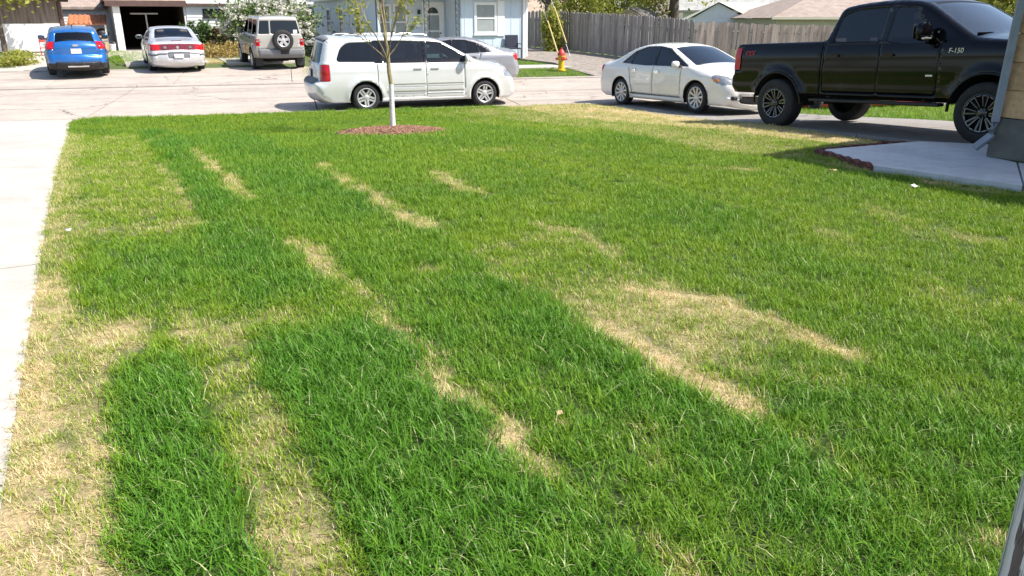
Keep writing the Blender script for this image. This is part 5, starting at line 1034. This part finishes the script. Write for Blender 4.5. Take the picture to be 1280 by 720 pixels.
# buildings beyond the fence
h = thing('pale_garage', 'white gabled garage with pale green roof behind the sunlit fence', 'garage', (10.4, 47.3, .15), R(-8)); f = Fr((0, 0), (3.2, 0)); lap(h, f, 0, 1.4, M['sidwhite'], .18); tri(h, [(0, 1.4), (3.2, 1.4), (1.5, 2.28)], 1, 0, .1, M['sidwhite']); f = Fr((3.2, 0), (3.2, 7)); lap(h, f, 0, 1.4, M['cream'], .18)
h2 = h; m = MB(); m.add([(1.5, -.2, 2.34), (3.6, -.2, 1.38), (7.6, 4.2, 1.38), (5.6, 4.4, 2.34), (-.3, -.2, 1.38), (-.3, 5, 1.38)], [(0, 1, 2, 3), (0, 3, 5, 4)]); m.build('roof', M['roofgreen'], h); m = MB(); m.tube([(3.62, -.2, 1.33), (7.6, 4.2, 1.33)], .05, 4); m.build('gutter', M['sidgrey'], h)
m = MB(); m.add([(3.4, 0, 0), (7.4, 4.4, 0), (7.4, 4.4, 1.36), (3.4, 0, 1.36)], [(0, 1, 2, 3)]); m.build('wall', M['cream'], h)
h = thing('brown_roof_house', 'cream house with a brown shingled roof behind the sunlit fence', 'house', (13.4, 41.3, .1), R(4)); f = Fr((0, 0), (9, 0)); lap(h, f, 0, 1.5, M['cream'], .2); f = Fr((0, 7), (0, 0)); lap(h, f, 0, 1.5, M['cream'], .2); m = MB(); m.add([(-.4, -.4, 1.53), (9.4, -.4, 1.53), (7, 3.5, 3.2), (4.2, 3.5, 3.2), (-.4, 7.4, 1.53), (9.4, 7.4, 1.53)], [(0, 1, 2, 3), (0, 3, 4), (1, 5, 2), (2, 5, 4, 3), (0, 4, 5, 1)]); m.build('roof', M['roofbrown'], h); boxpart('gutter', h, M['cream'], ((4.5, -.44, 1.52), (9.8, .1, .12)), bevel=0)
h = thing('grey_roof_house', 'far house with a wide pale grey roof behind the garages', 'house', (13.0, 62, .2), R(-10)); gable(h, 0, 12, 0, 8, 2.0, 5.2, M['roofgrey'], 'x', .4); f = Fr((0, 0), (12, 0)); lap(h, f, 0, 2.0, M['sidwhite'], .25)
h = thing('garden_shed', 'small dark roofed shed with a pinkish front behind the grey fence', 'shed', (6.2, 51.5, .18), R(-25)); f = Fr((0, 0), (2.2, 0)); lap(h, f, 0, 1.25, M['pink'], .2); tri(h, [(-.1, 1.25), (2.3, 1.25), (1.75, 1.75), (1.1, 2.0), (.45, 1.75)], 1, 0, .08, M['pink']); m = MB(); m.prism([(-.2, 1.22), (2.4, 1.22), (1.8, 1.80), (1.1, 2.08), (.4, 1.80)], 1, .05, 4.); m.build('roof', M['roofdark'], h); f = Fr((0, 4), (0, 0)); lap(h, f, 0, 1.25, M['roofdark'], .2); boxpart('door', h, M['dark'], ((1.1, -.03, .6), (1.0, .04, 1.2)))
h = thing('white_gable_house', 'far white house with a small attic window in its gable', 'house', (8.2, 84, .2), R(0)); f = Fr((0, 0), (6, 0)); lap(h, f, 0, 1.6, M['sidwhite'], .3); tri(h, [(0, 1.6), (6, 1.6), (3.2, 4.3)], 1, 0, .2, M['sidwhite']); window(h, f, 2.85, 3.45, 2.2, 3.1, M['pane'], .08); gable(h, 0.1, 6.2, 0.1, 8, 1.6, 4.45, M['roofgrey'], 'y', .25)
h = thing('tan_roof_house', 'far house with a tan roof behind the utility pole', 'house', (-1.5, 62, .2), R(5)); gable(h, 0, 7, 0, 8, 1.5, 4.4, M['rooftan'], 'x', .4); f = Fr((0, 0), (7, 0)); lap(h, f, 0, 1.5, M['sidwhite'], .25)

# the camera-side house: corner with cedar boards, foundation and downspout
h = thing('cedar_house', 'house corner with tan cedar boards above an olive foundation beside the walkway', 'house', (5.80, 9.28, .07), DA)
CH = 2.85
for fr in (Fr((0, -10.5), (0, 0)), Fr((0, 0), (8, 0))):
    pass
W1 = Fr((0, 0), (0, -10.5)); W1.n = np.array([-1., 0]); W2 = Fr((0, 0), (8, 0)); W2.n = np.array([0, 1.])
for fr, nm in ((W1, 'side_wall'), (W2, 'front_wall')):
    m = MB(); fr.box(m, .02, fr.L, -.2, -.02, 0, CH); wl = m.build(nm, M['brown'], h); m = MB(); fr.box(m, -.04, fr.L, -.15, .05, 0, .46); m.build('foundation', M['found'], wl)
    for k in range(7):
        z = .47 + k * .315; m = MB(); a = [(.03, z), (.008, z + .308), (-.015, z + .308), (-.015, z)]
        m.add([fr.p(s, d, zz) for s in (-.0 - (.002 if fr is W2 else 0), fr.L) for d, zz in a], [(3, 2, 1, 0), (4, 5, 6, 7)] + [(i, (i + 1) % 4, 4 + (i + 1) % 4, 4 + i) for i in range(4)]); m.build('board', M['tan'], wl)
m = MB(); m.prism([(-.4, CH - .03), (4, CH + 1.3), (8.4, CH - .03), (8.4, CH - .12), (-.4, CH - .12)], 1, -10.5, .2); m.build('roof', M['roofbrown'], h); boxpart('fascia', h, M['gutter'], ((-.43, -5.15, CH - .06), (.06, 10.7, .16)), bevel=0)
m = MB(); pth = [(-.36, -.02, CH - .1), (-.28, -.02, CH - .3), (-.085, -.02, CH - .55), (-.085, -.0, .42), (-.10, .0, .26), (-.22, .10, .10)]
m.tube(pth, .052, 4); m.build('downspout', M['gutter'], h, 30)
# weathered porch post by the camera
px = thing('porch_post', 'weathered grey wooden porch post with dark cracks', 'post', (1.128, 1.335, 0), -.6); m = MB(); m.box((0, 0, 1.3), (.15, .15, 2.6)); m.build('shaft', M['post'], px, bevel=.012); boxpart('base_block', px, M['post'], ((0, 0, .06), (.2, .2, .12)))

# scalloped brick edging along the walk
be = thing('brick_edging', 'scalloped dark red edging bricks along the walkway', 'edging', (3.96, 9.95, 0)); m = MB(); m.prism([(-.095, 0), (.095, 0), (.095, .05), (.06, .078), (0, .088), (-.06, .078), (-.095, .05)], 1, -.035, .035); o = m.build('brick', M['brick'], bevel=.01); bd = o.data; bpy.data.objects.remove(o)
for a, b, n in (((3.93, 9.95), (4.09, 8.72), 6), ((3.95, 10.0), (5.5, 10.78), 9)):
    a, b = np.array(a), np.array(b); u = (b - a) / np.linalg.norm(b - a)
    for k in range(n):
        q = a + (b - a) * (k + .5) / n; o = bpy.data.objects.new('brick', bd); COL.objects.link(o); o.parent = be; o.location = (q[0] - 3.96, q[1] - 9.95, gzf(*q) + random.uniform(-.02, .0)); o.rotation_euler = (random.uniform(-.1, .1), random.uniform(-.05, .05), math.atan2(u[1], u[0]) + random.uniform(-.06, .06))

# ------------------------------------------------------------------ far side paving and yards
def farpad(name, poly, mat, off=.0, cell=1.0): return tag(sheet(name, poly, mat, off, cell, thick=.08), kind='structure')
ap = tag(thing('apron', None, None), kind='structure')
for i in range(-8, 1):
    for a, b in ((Q1 + .17, 28.6), (28.6, 30.9)):
        sheet('slab', [qr(a + G, i * 3.6 + G), qr(a + G, i * 3.6 + 3.6 - G), qr(b - G, i * 3.6 + 3.6 - G), qr(b - G, i * 3.6 + G)], M['road'], .0, 1.2, ap, .05)
def strip(cx, cy, w0, w1, k0, k1):
    f_ = lambda k, o: (cx + AD[0] * k + BD[0] * o, cy + AD[1] * k + BD[1] * o); return [f_(k0, w0), f_(k0, w1), f_(k1, w1), f_(k1, w0)]
farpad('parking_pad', [qr(30.92, -26), qr(30.92, -8.2), (-17.2, 36.6), (-18.5, 37.8), (-24, 35.6), (-26, 33)], M['drive'], -.012)
farpad('parking_pad', strip(-12.6, 29.6, -1.5, 1.45, 1.1, 9.5), M['drive'], -.004); farpad('parking_pad', strip(-9.2, 30.6, -1.45, 1.5, .9, 5.2), M['drive'], -.004)
farpad('yard', [(-18.4, 37.9), (-13.4, 30.2), (-11.2, 31.6), (-12.5, 40.5)], M['drygrass'], -.03); farpad('walk', [qr(Q1 + .17, 3.7), qr(Q1 + .17, 5.0), qr(31.5, 6.6), qr(31.5, 5.4)], M['drive'], -.0); farpad('walk', [qr(29.3, 6.8), qr(29.3, 10.6), qr(30.2, 10.0), qr(30.2, 7.0)], M['drive'], -.0)
farpad('alley', [qr(Q1 + .17, 10.6), qr(Q1 + .17, 16.5), qr(29.5, 15.8), (6.9, 31.9), (.8, 42.6), (-1.5, 42.0), qr(33.5, 9.2), qr(31, 10.4), qr(29, 10.3)], M['alley'], -.01)
# tufts on the yards beyond the street and beside the pickup
YD = [[(-14.9, 30.2), (-14.1, 30.5), (-18.2, 37.6), (-19.2, 37.2)], [(-11.2, 31.2), (-10.4, 31.5), (-13.2, 38.), (-14.3, 37.6)], [(-7.8, 31.9), (-6.4, 30.9), (-6, 34), (-9.4, 38)], [qr(26.8, 5.1), qr(26.8, 10.4), qr(29.2, 10.4), qr(29.2, 6.3)], [qr(30.3, 7.2), qr(30.3, 10.), qr(33, 9), qr(33, 6.8)], [(-17.6, 36.5), (-15.2, 31.2), (-14.4, 31.6), (-15.2, 35.5)], [(-8.2, 34.6), (-6.0, 30.6), (-5.5, 31.4), (-8.6, 38)], [ar(-4.6, 3.45), ar(6.2, 3.45), ar(6.6, 9), ar(-4.6, 9)], [(-20.5, 27), (-17.6, 28.3), (-20, 32.5), (-24, 31)], [qr(26.8, .4), qr(26.8, 3.4), qr(31, 5), qr(31, .4)]]
PP = np.concatenate([scatter(p_, 130, 60 + i) for i, p_ in enumerate(YD)]); dr_ = np.clip(vnoise(PP, .8, 91) * .5 - .1, 0, 1); tag(grass('yard_grass', PP, gz(PP[:, 0], PP[:, 1]) - .09 + .0, dr_, np.full(len(PP), .5), rng.uniform(1.5, 2.4, len(PP))), 'rough green grass on the yards across the street', 'grass', kind='stuff')
for i, p_ in enumerate(YD): farpad('yard', p_, M['fargrass'], -.035)

# ------------------------------------------------------------------ plants
def leaves(name, C, size, mat, parent=None, seed=0, flat=.4, aspect=1.7):
    r = np.random.default_rng(seed); n = len(C); u = r.normal(size=(n, 3)); u[:, 2] *= flat + .3; u /= np.linalg.norm(u, axis=1)[:, None]; t = r.normal(size=(n, 3)); v = np.cross(u, t); v /= np.linalg.norm(v, axis=1)[:, None]
    s = size * r.uniform(.6, 1.35, n)[:, None]; a, b = u * s * aspect / 2, v * s / 2; w3 = np.cross(u, v) * s * .18
    V = np.stack([C - a, C + b + w3, C + a, C - b + w3], 1).reshape(-1, 3); F = np.arange(4 * n).reshape(-1, 4)
    return raw(name, V.tolist(), F.tolist(), mat, parent, False, {'bv': ('POINT', np.repeat(r.random(n), 4))})
def blob(n, rad, seed, clumps=40, hollow=.35, cs=.22, zmin=-9):
    """leaf positions gathered in clumps spread through an ellipsoid with an uneven outline"""
    r = np.random.default_rng(seed); d = r.normal(size=(clumps, 3)); d /= np.linalg.norm(d, axis=1)[:, None]; q = d * (hollow + (1 - hollow) * r.random(clumps) ** .5)[:, None] * r.uniform(.8, 1.12, clumps)[:, None]
    c = q[r.integers(0, clumps, n)] + r.normal(0, cs, (n, 3)) * r.uniform(.5, 1.1, (n, 1)); c = c * np.array(rad); return c[c[:, 2] > zmin]
def limbs(m, base_, tips, r0, seed, bend=.15, n=6):
    r = random.Random(seed)
    for t in tips:
        a, b = Vector(base_), Vector(t); L = (b - a).length; pts = [a + (b - a) * (k / 5) + Vector((r.uniform(-1, 1), r.uniform(-1, 1), r.uniform(-.3, .6))) * L * bend * math.sin(math.pi * k / 5) * .5 for k in range(6)]
        m.tube(pts, [r0 * (1 - .85 * k / 5) for k in range(6)], n)
def shrub(name, label, loc, rad, nl, size, mat, seed, cat='shrub', stem=True, group=None, clumps=40, flat=.4):
    o = thing(name, label, cat, loc, 0, group); C = blob(nl, rad, seed, clumps) + np.array((0, 0, rad[2] * .95)); C = C[C[:, 2] > .02]; leaves('foliage', C, size, mat, o, seed, flat)
    m = MB(); r = random.Random(seed); limbs(m, (0, 0, -.1), [(r.uniform(-.7, .7) * rad[0], r.uniform(-.7, .7) * rad[1], r.uniform(1.0, 1.7) * rad[2]) for _ in range(9)], .03, seed); m.build('stems', M['bark'], o, 60); return o
def tree(name, label, loc, th, tr_, crown_z, rad, nl, size, mat, seed, group=None, lean=(0, 0), clumps=60):
    o = thing(name, label, 'tree', loc, 0, group); r = random.Random(seed); m = MB(); top = Vector((lean[0], lean[1], th)); m.tube([(0, 0, -.2), (lean[0] * .2, lean[1] * .2, th * .25), (lean[0] * .6, lean[1] * .6, th * .6), top], [tr_ * 1.35, tr_, tr_ * .85, tr_ * .7], 12); m.build('trunk', M['bark'], o, 60)
    m = MB(); limbs(m, top - Vector((0, 0, .1)), [(lean[0] + r.uniform(-.85, .85) * rad[0], lean[1] + r.uniform(-.85, .85) * rad[1], crown_z + r.uniform(-.5, .8) * rad[2]) for _ in range(12)], tr_ * .45, seed, .25); m.build('branches', M['bark'], o, 60)
    C = blob(nl, rad, seed, clumps) + np.array((lean[0], lean[1], crown_z)); leaves('crown', C, size, mat, o, seed); return o

# young street tree with a white painted trunk
sx, sy = -2.16, 14.12; sp0 = thing('sapling', 'young tree with a white painted lower trunk and sparse spring leaves', 'tree', base(sx, sy)); r = random.Random(5)
m = MB(); m.tube([(0, 0, -.05), (.0, 0, .35), (.005, 0, .84)], [.054, .045, .041], 14); m.build('painted_trunk', M['whitewash'], sp0, 60)
m = MB(); m.tube([(.005, 0, .83), (-.02, 0, 1.05), (-.03, .01, 1.34), (-.03, 0, 1.5)], [.039, .036, .034, .022], 12); m.build('trunk', M['sapbark'], sp0, 60)
TW = []; m = MB()
def branch(p, d, L, rad, dep):
    pts = [p]; q = p; dd2 = Vector(d)
    for k in range(5):
        dd2 = (dd2 + Vector((r.uniform(-.16, .16), r.uniform(-.16, .16), .07))).normalized(); q = q + dd2 * L / 5; pts.append(q)
        if dep: TW.append((q, dep))
    m.tube(pts, [rad * (1 - .75 * k / 5) for k in range(6)], 6)
    if dep < 2:
        for k in (2, 3, 4) if dep == 0 else (2, 4):
            for _ in range(2 if dep == 0 else 1): branch(pts[k], (dd2 + Vector((r.uniform(-1, 1), r.uniform(-1, 1), r.uniform(-.2, .5))) * .9).normalized(), L * r.uniform(.35, .55), rad * .45, dep + 1)
for ang, tilt, L, rd, z0 in ((0.1, .25, 2.0, 0.018, 1.36), (2.9, .20, 2.1, .019, 1.40), (1.7, .42, 1.7, .016, 1.30), (4.0, .55, 1.3, .013, 1.22), (5.4, .62, 1.25, .013, 1.26), (.6, .75, 1.1, .012, 1.30), (3.5, .85, 1.1, .011, 1.24), (2.3, .1, 2.2, .018, 1.44)):
    branch(Vector((-.03, 0, z0)), (math.sin(tilt) * math.cos(ang), math.sin(tilt) * math.sin(ang), math.cos(tilt)), L, rd, 0)
m.build('branches', M['sapbark'], sp0, 60)
C = np.concatenate([np.array(q) + np.random.default_rng(int(k)).normal(0, .035, (3 if r.random() < .6 else 6, 3)) for k, (q, dp) in enumerate(TW) if r.random() < .42]); leaves('leaves', C, .038, M['leafY'], sp0, 3)
# mulch ring
mr = thing('mulch_ring', 'round bed of reddish brown wood mulch under the sapling', 'mulch', base(-2.16, 13.95)); m = MB(); nn = 28; pf = [(1.04, -.03), (.95, .02), (.6, .07), (.2, .09), (.001, .095)]; zr = gzf(-2.16, 13.95); m.lathe(pf, nn, 'z')
m.v = [(v[0] * (1 + .06 * math.sin(v[1] * 9)), v[1] * 1.0, v[2] + gzf(-2.16 + v[0], 13.95 + v[1]) - zr) for v in m.v]; m.build('mound', M['mulchbase'], mr, 60); m = MB(); rr_ = random.Random(8)
for k in range(3400):
    a, d = rr_.uniform(0, 6.283), 1.06 * math.sqrt(rr_.random()); d *= 1 + .06 * math.sin(3 * a) + .05 * math.sin(11 * a) + (rr_.uniform(0, .14) if rr_.random() < .08 else 0); x, y = d * math.cos(a), d * math.sin(a); m.box((x, y, gzf(-2.16 + x, 13.95 + y) - zr + .095 * max(0, 1 - (d / 1.04) ** 2.2) + .006), (rr_.uniform(.03, .085), rr_.uniform(.012, .025), .010), rr_.uniform(0, 3.14), rr_.uniform(-.4, .4), rr_.uniform(-.4, .4))
tag(m.build('wood_chips', M['mulch'], mr), kind='stuff')

# bushes across the street
o = shrub('flowering_bush', 'large round bush covered in white blossom behind the champagne four wheel drive', (-11.0, 36.6, .12), (2.05, 1.5, 1.25), 7000, .10, M['leafL'], 31, 'bush', clumps=90); C = blob(9500, (2.12, 1.56, 1.32), 33, 420, .74, .045) + np.array((0, 0, 1.2)); leaves('blossom', C[C[:, 2] > .35], 0.092, M['petal'], o, 34, .5, 1.1)
shrub('shrub', 'dark green leafy shrub growing against the white siding', (-14.7, 38.6, .15), (.75, .6, .68), 2200, .09, M['leafG'], 41, 'shrub'); shrub('shrub', 'olive brown shrub beside the green one at the white siding', (-13.75, 38.6, .15), (.72, .6, .58), 1900, .085, M['leafB'], 42); shrub('shrub', 'small green shrub in front of the garage opening', (-15.6, 38.3, .15), (.55, .5, .55), 1300, .085, M['leafG'], 43)
shrub('weed_patch', 'patch of dry yellow weeds between the silver sedan and the four wheel drive', (-12.2, 34.6, 0), (1.3, 1.7, .3), 3600, .08, M['leafDry'], 44, 'weeds', flat=1.2); shrub('low_shrub', 'low yellow green shrub at the edge of the parking pad', (-18.6, 29.4, -.1), (.85, 1.3, .32), 3000, .07, M['leafY'], 45)
shrub('fence_vine', 'yellow green vine climbing the utility pole at the fence', (1.95, 38.9, .0), (.55, .4, 1.15), 2600, .10, M['leafY'], 46, 'vine')
# trees beyond
TB = [('spring_tree', 'bushy yellow green tree behind the grey fence by the utility pole', (4.2, 50, .2), 1.2, .12, 3.2, (3.0, 2.4, 2.6), 6500, .13, 'leafY'), ('spring_tree', 'pale yellow green tree between the shed and the thick trunk', (7.3, 56, .2), 1.2, .12, 3.2, (2.8, 2.4, 2.5), 5500, .13, 'leafY'), ('broad_tree', 'thick dark trunked tree standing behind the fence corner', (10.6, 53.5, .2), 2.6, .42, 5.2, (5.0, 4.0, 2.6), 5000, .15, 'leafY'), ('spring_tree', 'leafy tree showing past the pickup windscreen', (17.0, 27.5, -.2), 1.4, .12, 2.6, (1.6, 1.8, 1.9), 5200, .12, 'leafY'),
      ('bare_tree', 'half bare tree behind the white siding', (-14.0, 47, .2), 2.2, .22, 4.5, (3.5, 2.5, 2.2), 1800, .12, 'leafB'), ('bare_tree', 'dark branched tree between the garages', (-22.5, 47, .2), 2.2, .2, 4.2, (4., 2.5, 2.2), 2200, .12, 'leafB'), ('spring_tree', 'tree with bright leaves hanging over the brown garage eave', (-21.2, 33.6, .1), 2.4, .10, 3.25, (3.2, 1.2, 1.35), 2000, .12, 'leafY'), ('bare_tree', 'leaning bare trunked tree beside the blue house', (2.0, 47, .2), 2.2, .16, 5, (3, 2, 2.), 1200, .12, 'leafB')]
for i, (nm, lb, lc, th, tr0, cz, rd, nl, sz, mt) in enumerate(TB): tree(nm, lb, lc, th, tr0, cz, rd, nl, sz, M[mt], 70 + i)
FT = [(-38, 78, 7, 'far tree seen over the low white shed'), (-30, 66, 7, 'far tree rising behind the open garage roof'), (-22, 74, 8, 'far tree behind the grey outbuilding'), (-14, 70, 7, 'far tree behind the side wall of the blue house'), (-6, 78, 8, 'far tree behind the blue house front'), (3, 90, 8, 'far tree behind the tan roofed house'), (14, 96, 8, 'far tree behind the white gabled house'), (26, 88, 7, 'far tree behind the wide pale grey roof'), (34, 72, 8, 'far tree behind the brown shingled roof')]
for i, (x, y, hh, lb) in enumerate(FT): tree('far_tree', lb, (x, y, .2), 2.0, .25, hh * .5, (5.2, 3, hh * .48), 3400, .3, M['leafG' if i % 3 else 'leafB'], 120 + i, 'line of trees behind the houses', clumps=50)

# ------------------------------------------------------------------ small things
hy = thing('fire_hydrant', 'yellow fire hydrant with a red bonnet and red caps on the verge', 'hydrant', (1.85, 30.0, gzf(1.85, 30.) - .02), .3)
m = MB(); m.lathe([(.17, 0), (.17, .05), (.11, .06), (.11, .50), (.135, .52), (.135, .56), (.10, .58)], 18, 'z'); m.build('barrel', M['yellow'], hy, 40); m = MB(); m.lathe([(.145, .56), (.145, .60), (.125, .66), (.08, .74), (.035, .78), (.035, .84), (.001, .84)], 18, 'z'); m.build('bonnet', M['hred'], hy, 40)
for (dx, dy, rr2) in ((-.14, 0, .055), (.14, 0, .055), (0, -.15, .075)):
    m = MB(); m.tube([(dx * .5, dy * .5, .44), (dx * 1.1, dy * 1.1, .44)], rr2 * .85, 12); noz = m.build('nozzle', M['yellow'], hy, 40); m = MB(); m.tube([(dx * 1.1, dy * 1.1, .44), (dx * 1.5, dy * 1.5, .44)], rr2, 8); m.tube([(dx * 1.5, dy * 1.5, .44), (dx * 1.75, dy * 1.75, .44)], .02, 5); m.build('cap', M['hred'], noz, 30)
ch = thing('lawn_chair', 'dark navy folding chair at the corner of the blue house', 'chair', (.05, 33.75, .05), R(15)); boxpart('seat', ch, M['navy'], ((0, 0, .38), (.56, .5, .05))); boxpart('backrest', ch, M['navy'], ((0, .26, .65), (.56, .05, .52), 0, 0, -.15))
for x in (-.28, .28):
    for y in (-.23, .25): boxpart('leg', ch, M['black'], ((x, y, .19), (.03, .03, .38)))
    boxpart('armrest', ch, M['black'], ((x, .02, .56), (.05, .5, .03)))
# utility pole behind the blue house with two guyed anchors
up = thing('utility_pole', 'tall wooden utility pole wrapped in vine behind the fence', 'utility pole', (2.15, 39.6, .1)); m = MB(); m.tube([(0, 0, -.3), (0, 0, 9.)], [.13, .09], 10); m.build('shaft', M['pole'], up, 60); boxpart('crossarm', up, M['pole'], ((0, 0, 8.3), (2.2, .1, .12)))
for i, ((ax, ay), (tx, ty, tz)) in enumerate((((2.05, 34.2), (-.9, 40.0, 9.0)), ((2.62, 35.6), (-.6, 40.2, 9.2)))):
    g_ = thing('guy_wire', 'steel guy wire with a yellow plastic guard %s' % ('near the hydrant' if i == 0 else 'in front of the grey fence'), 'guy wire', (ax, ay, gzf(ax, ay))); d = Vector((tx - ax, ty - ay, tz)); d.normalize(); z0 = .15 if i == 0 else .65
    m = MB(); m.tube([(0, 0, -.1), d * 9.6], .008, 5); m.build('cable', M['steel'], g_); m = MB(); m.tube([d * z0, d * (z0 + 1.75)], .022, 8); m.build('guard', M['guard'], g_, 40)
p2 = thing('utility_pole', 'second utility pole standing hidden behind the blue house roof', 'utility pole', (-.85, 40.2, .1)); m = MB(); m.tube([(0, 0, -.3), (0, 0, 9.4)], [.13, .09], 10); m.build('shaft', M['pole'], p2, 60)
# things by the left garage
ld = thing('step_ladder', 'folding aluminium step ladder leaning at the white garage wall', 'ladder', (-22.0, 33.6, .03), R(28))
for y, s_ in ((-.22, 1), (.30, -1)):
    m = MB()
    for x0, x1 in ((-.28, -.16), (.28, .16)): m.tube([(x0, y, 0), (x1, y + s_ * .18, 1.35)], .022, 6)
    for k in range(4 if s_ > 0 else 2): t = (k + 1) / 5; m.box((0, y + s_ * .18 * t, 1.35 * t), (.5 - .2 * t, .08 if s_ > 0 else .03, .025))
    m.build('front_frame' if s_ > 0 else 'rear_frame', M['alu'], ld)
boxpart('top_tray', ld, M['alu'], ((0, .03, 1.37), (.36, .24, .05)))
rc = thing('red_stool', 'low red metal stool beside the blue hatchback', 'stool', (-19.6, 33.8, .0), R(28)); boxpart('seat', rc, M['redmetal'], ((0, 0, .45), (.45, .4, .04))); boxpart('backrest', rc, M['redmetal'], ((0, .2, .72), (.45, .03, .12)), ((-.2, .2, .6), (.03, .03, .35)), ((.2, .2, .6), (.03, .03, .35)))
for x in (-.19, .19):
    for y in (-.16, .17): boxpart('leg', rc, M['redmetal'], ((x, y, .22), (.03, .03, .44)))
bb = thing('barrel_planter', 'tan wooden barrel beside the blue hatchback', 'barrel', (-18.1, 35.4, .05)); m = MB(); m.lathe([(.001, 0), (.26, 0), (.33, .3), (.34, .45), (.28, .85), (.25, .85), (.25, .78), (.001, .78)], 18, 'z'); m.build('staves', M['barrel'], bb, 40)
for z in (.2, .62): m = MB(); m.lathe([(.335, z), (.345, z + .01), (.34, z + .06), (.33, z + .06)], 18, 'z'); m.build('hoop', M['steel'], bb, 40)
bk = thing('bucket', 'white plastic bucket at the garage post', 'bucket', (-18.75, 37.75, .12)); m = MB(); m.lathe([(.001, 0), (.13, 0), (.16, .36), (.17, .36), (.17, .33), (.15, .33), (.12, .02)], 16, 'z'); m.build('pail', M['bucket'], bk, 40); m = MB(); m.tube([(.165 * math.cos(a), .0, .34 + .13 * math.sin(a)) for a in np.linspace(0, 3.14, 9)], .005, 4); m.build('handle', M['steel'], bk)
gr_ = thing('kettle_grill', 'black kettle grill with tripod legs by the garage wall', 'grill', (-19.35, 38.2, .15)); m = MB(); m.lathe([(.001, .52), (.2, .58), (.28, .72), (.29, .78), (.26, .9), (.15, 1.0), (.001, 1.03)], 18, 'z'); m.build('kettle', M['black'], gr_, 40)
for a in (0, 2.1, 4.2): m = MB(); m.tube([(.12 * math.cos(a), .12 * math.sin(a), .58), (.3 * math.cos(a), .3 * math.sin(a), 0)], .014, 6); m.build('leg', M['black'], gr_)
# scraps on the lawn
for (nm, lb, x, y, mt, sz) in (('paper_scrap', 'small crumpled white paper scrap in the house shadow', 4.05, 7.63, 'paper', .055), ('paper_scrap', 'tiny white scrap near the concrete driveway', -3.55, 5.95, 'paper', .03), ('fallen_leaf', 'curled dry leaf lying in front of the walkway bricks', 3.55, 8.45, 'dryleaf', .06), ('fallen_leaf', 'dry brown leaf lying in the thick grass', .205, 2.97, 'dryleaf', .022)):
    m = MB(); q = random.Random(nm + lb); g5 = [(i, j) for j in range(4) for i in range(4)]; m.add([((i - 1.5) * sz * .5 * (1 - .12 * abs(j - 1.5)), (j - 1.5) * sz * .42, q.uniform(0, sz * .35)) for i, j in g5], [(j * 4 + i, j * 4 + i + 1, j * 4 + i + 5, j * 4 + i + 4) for j in range(3) for i in range(3)])
    o = m.build(nm, M[mt], None, 60); so = o.modifiers.new('thick', 'SOLIDIFY'); so.thickness = .002; o.location = (x, y, gzf(x, y) + (.045 if y > 3 else .028)); o.rotation_euler = (.15, .1, q.uniform(0, 3)); tag(o, lb, 'litter' if nm[0] == 'p' else 'leaf')
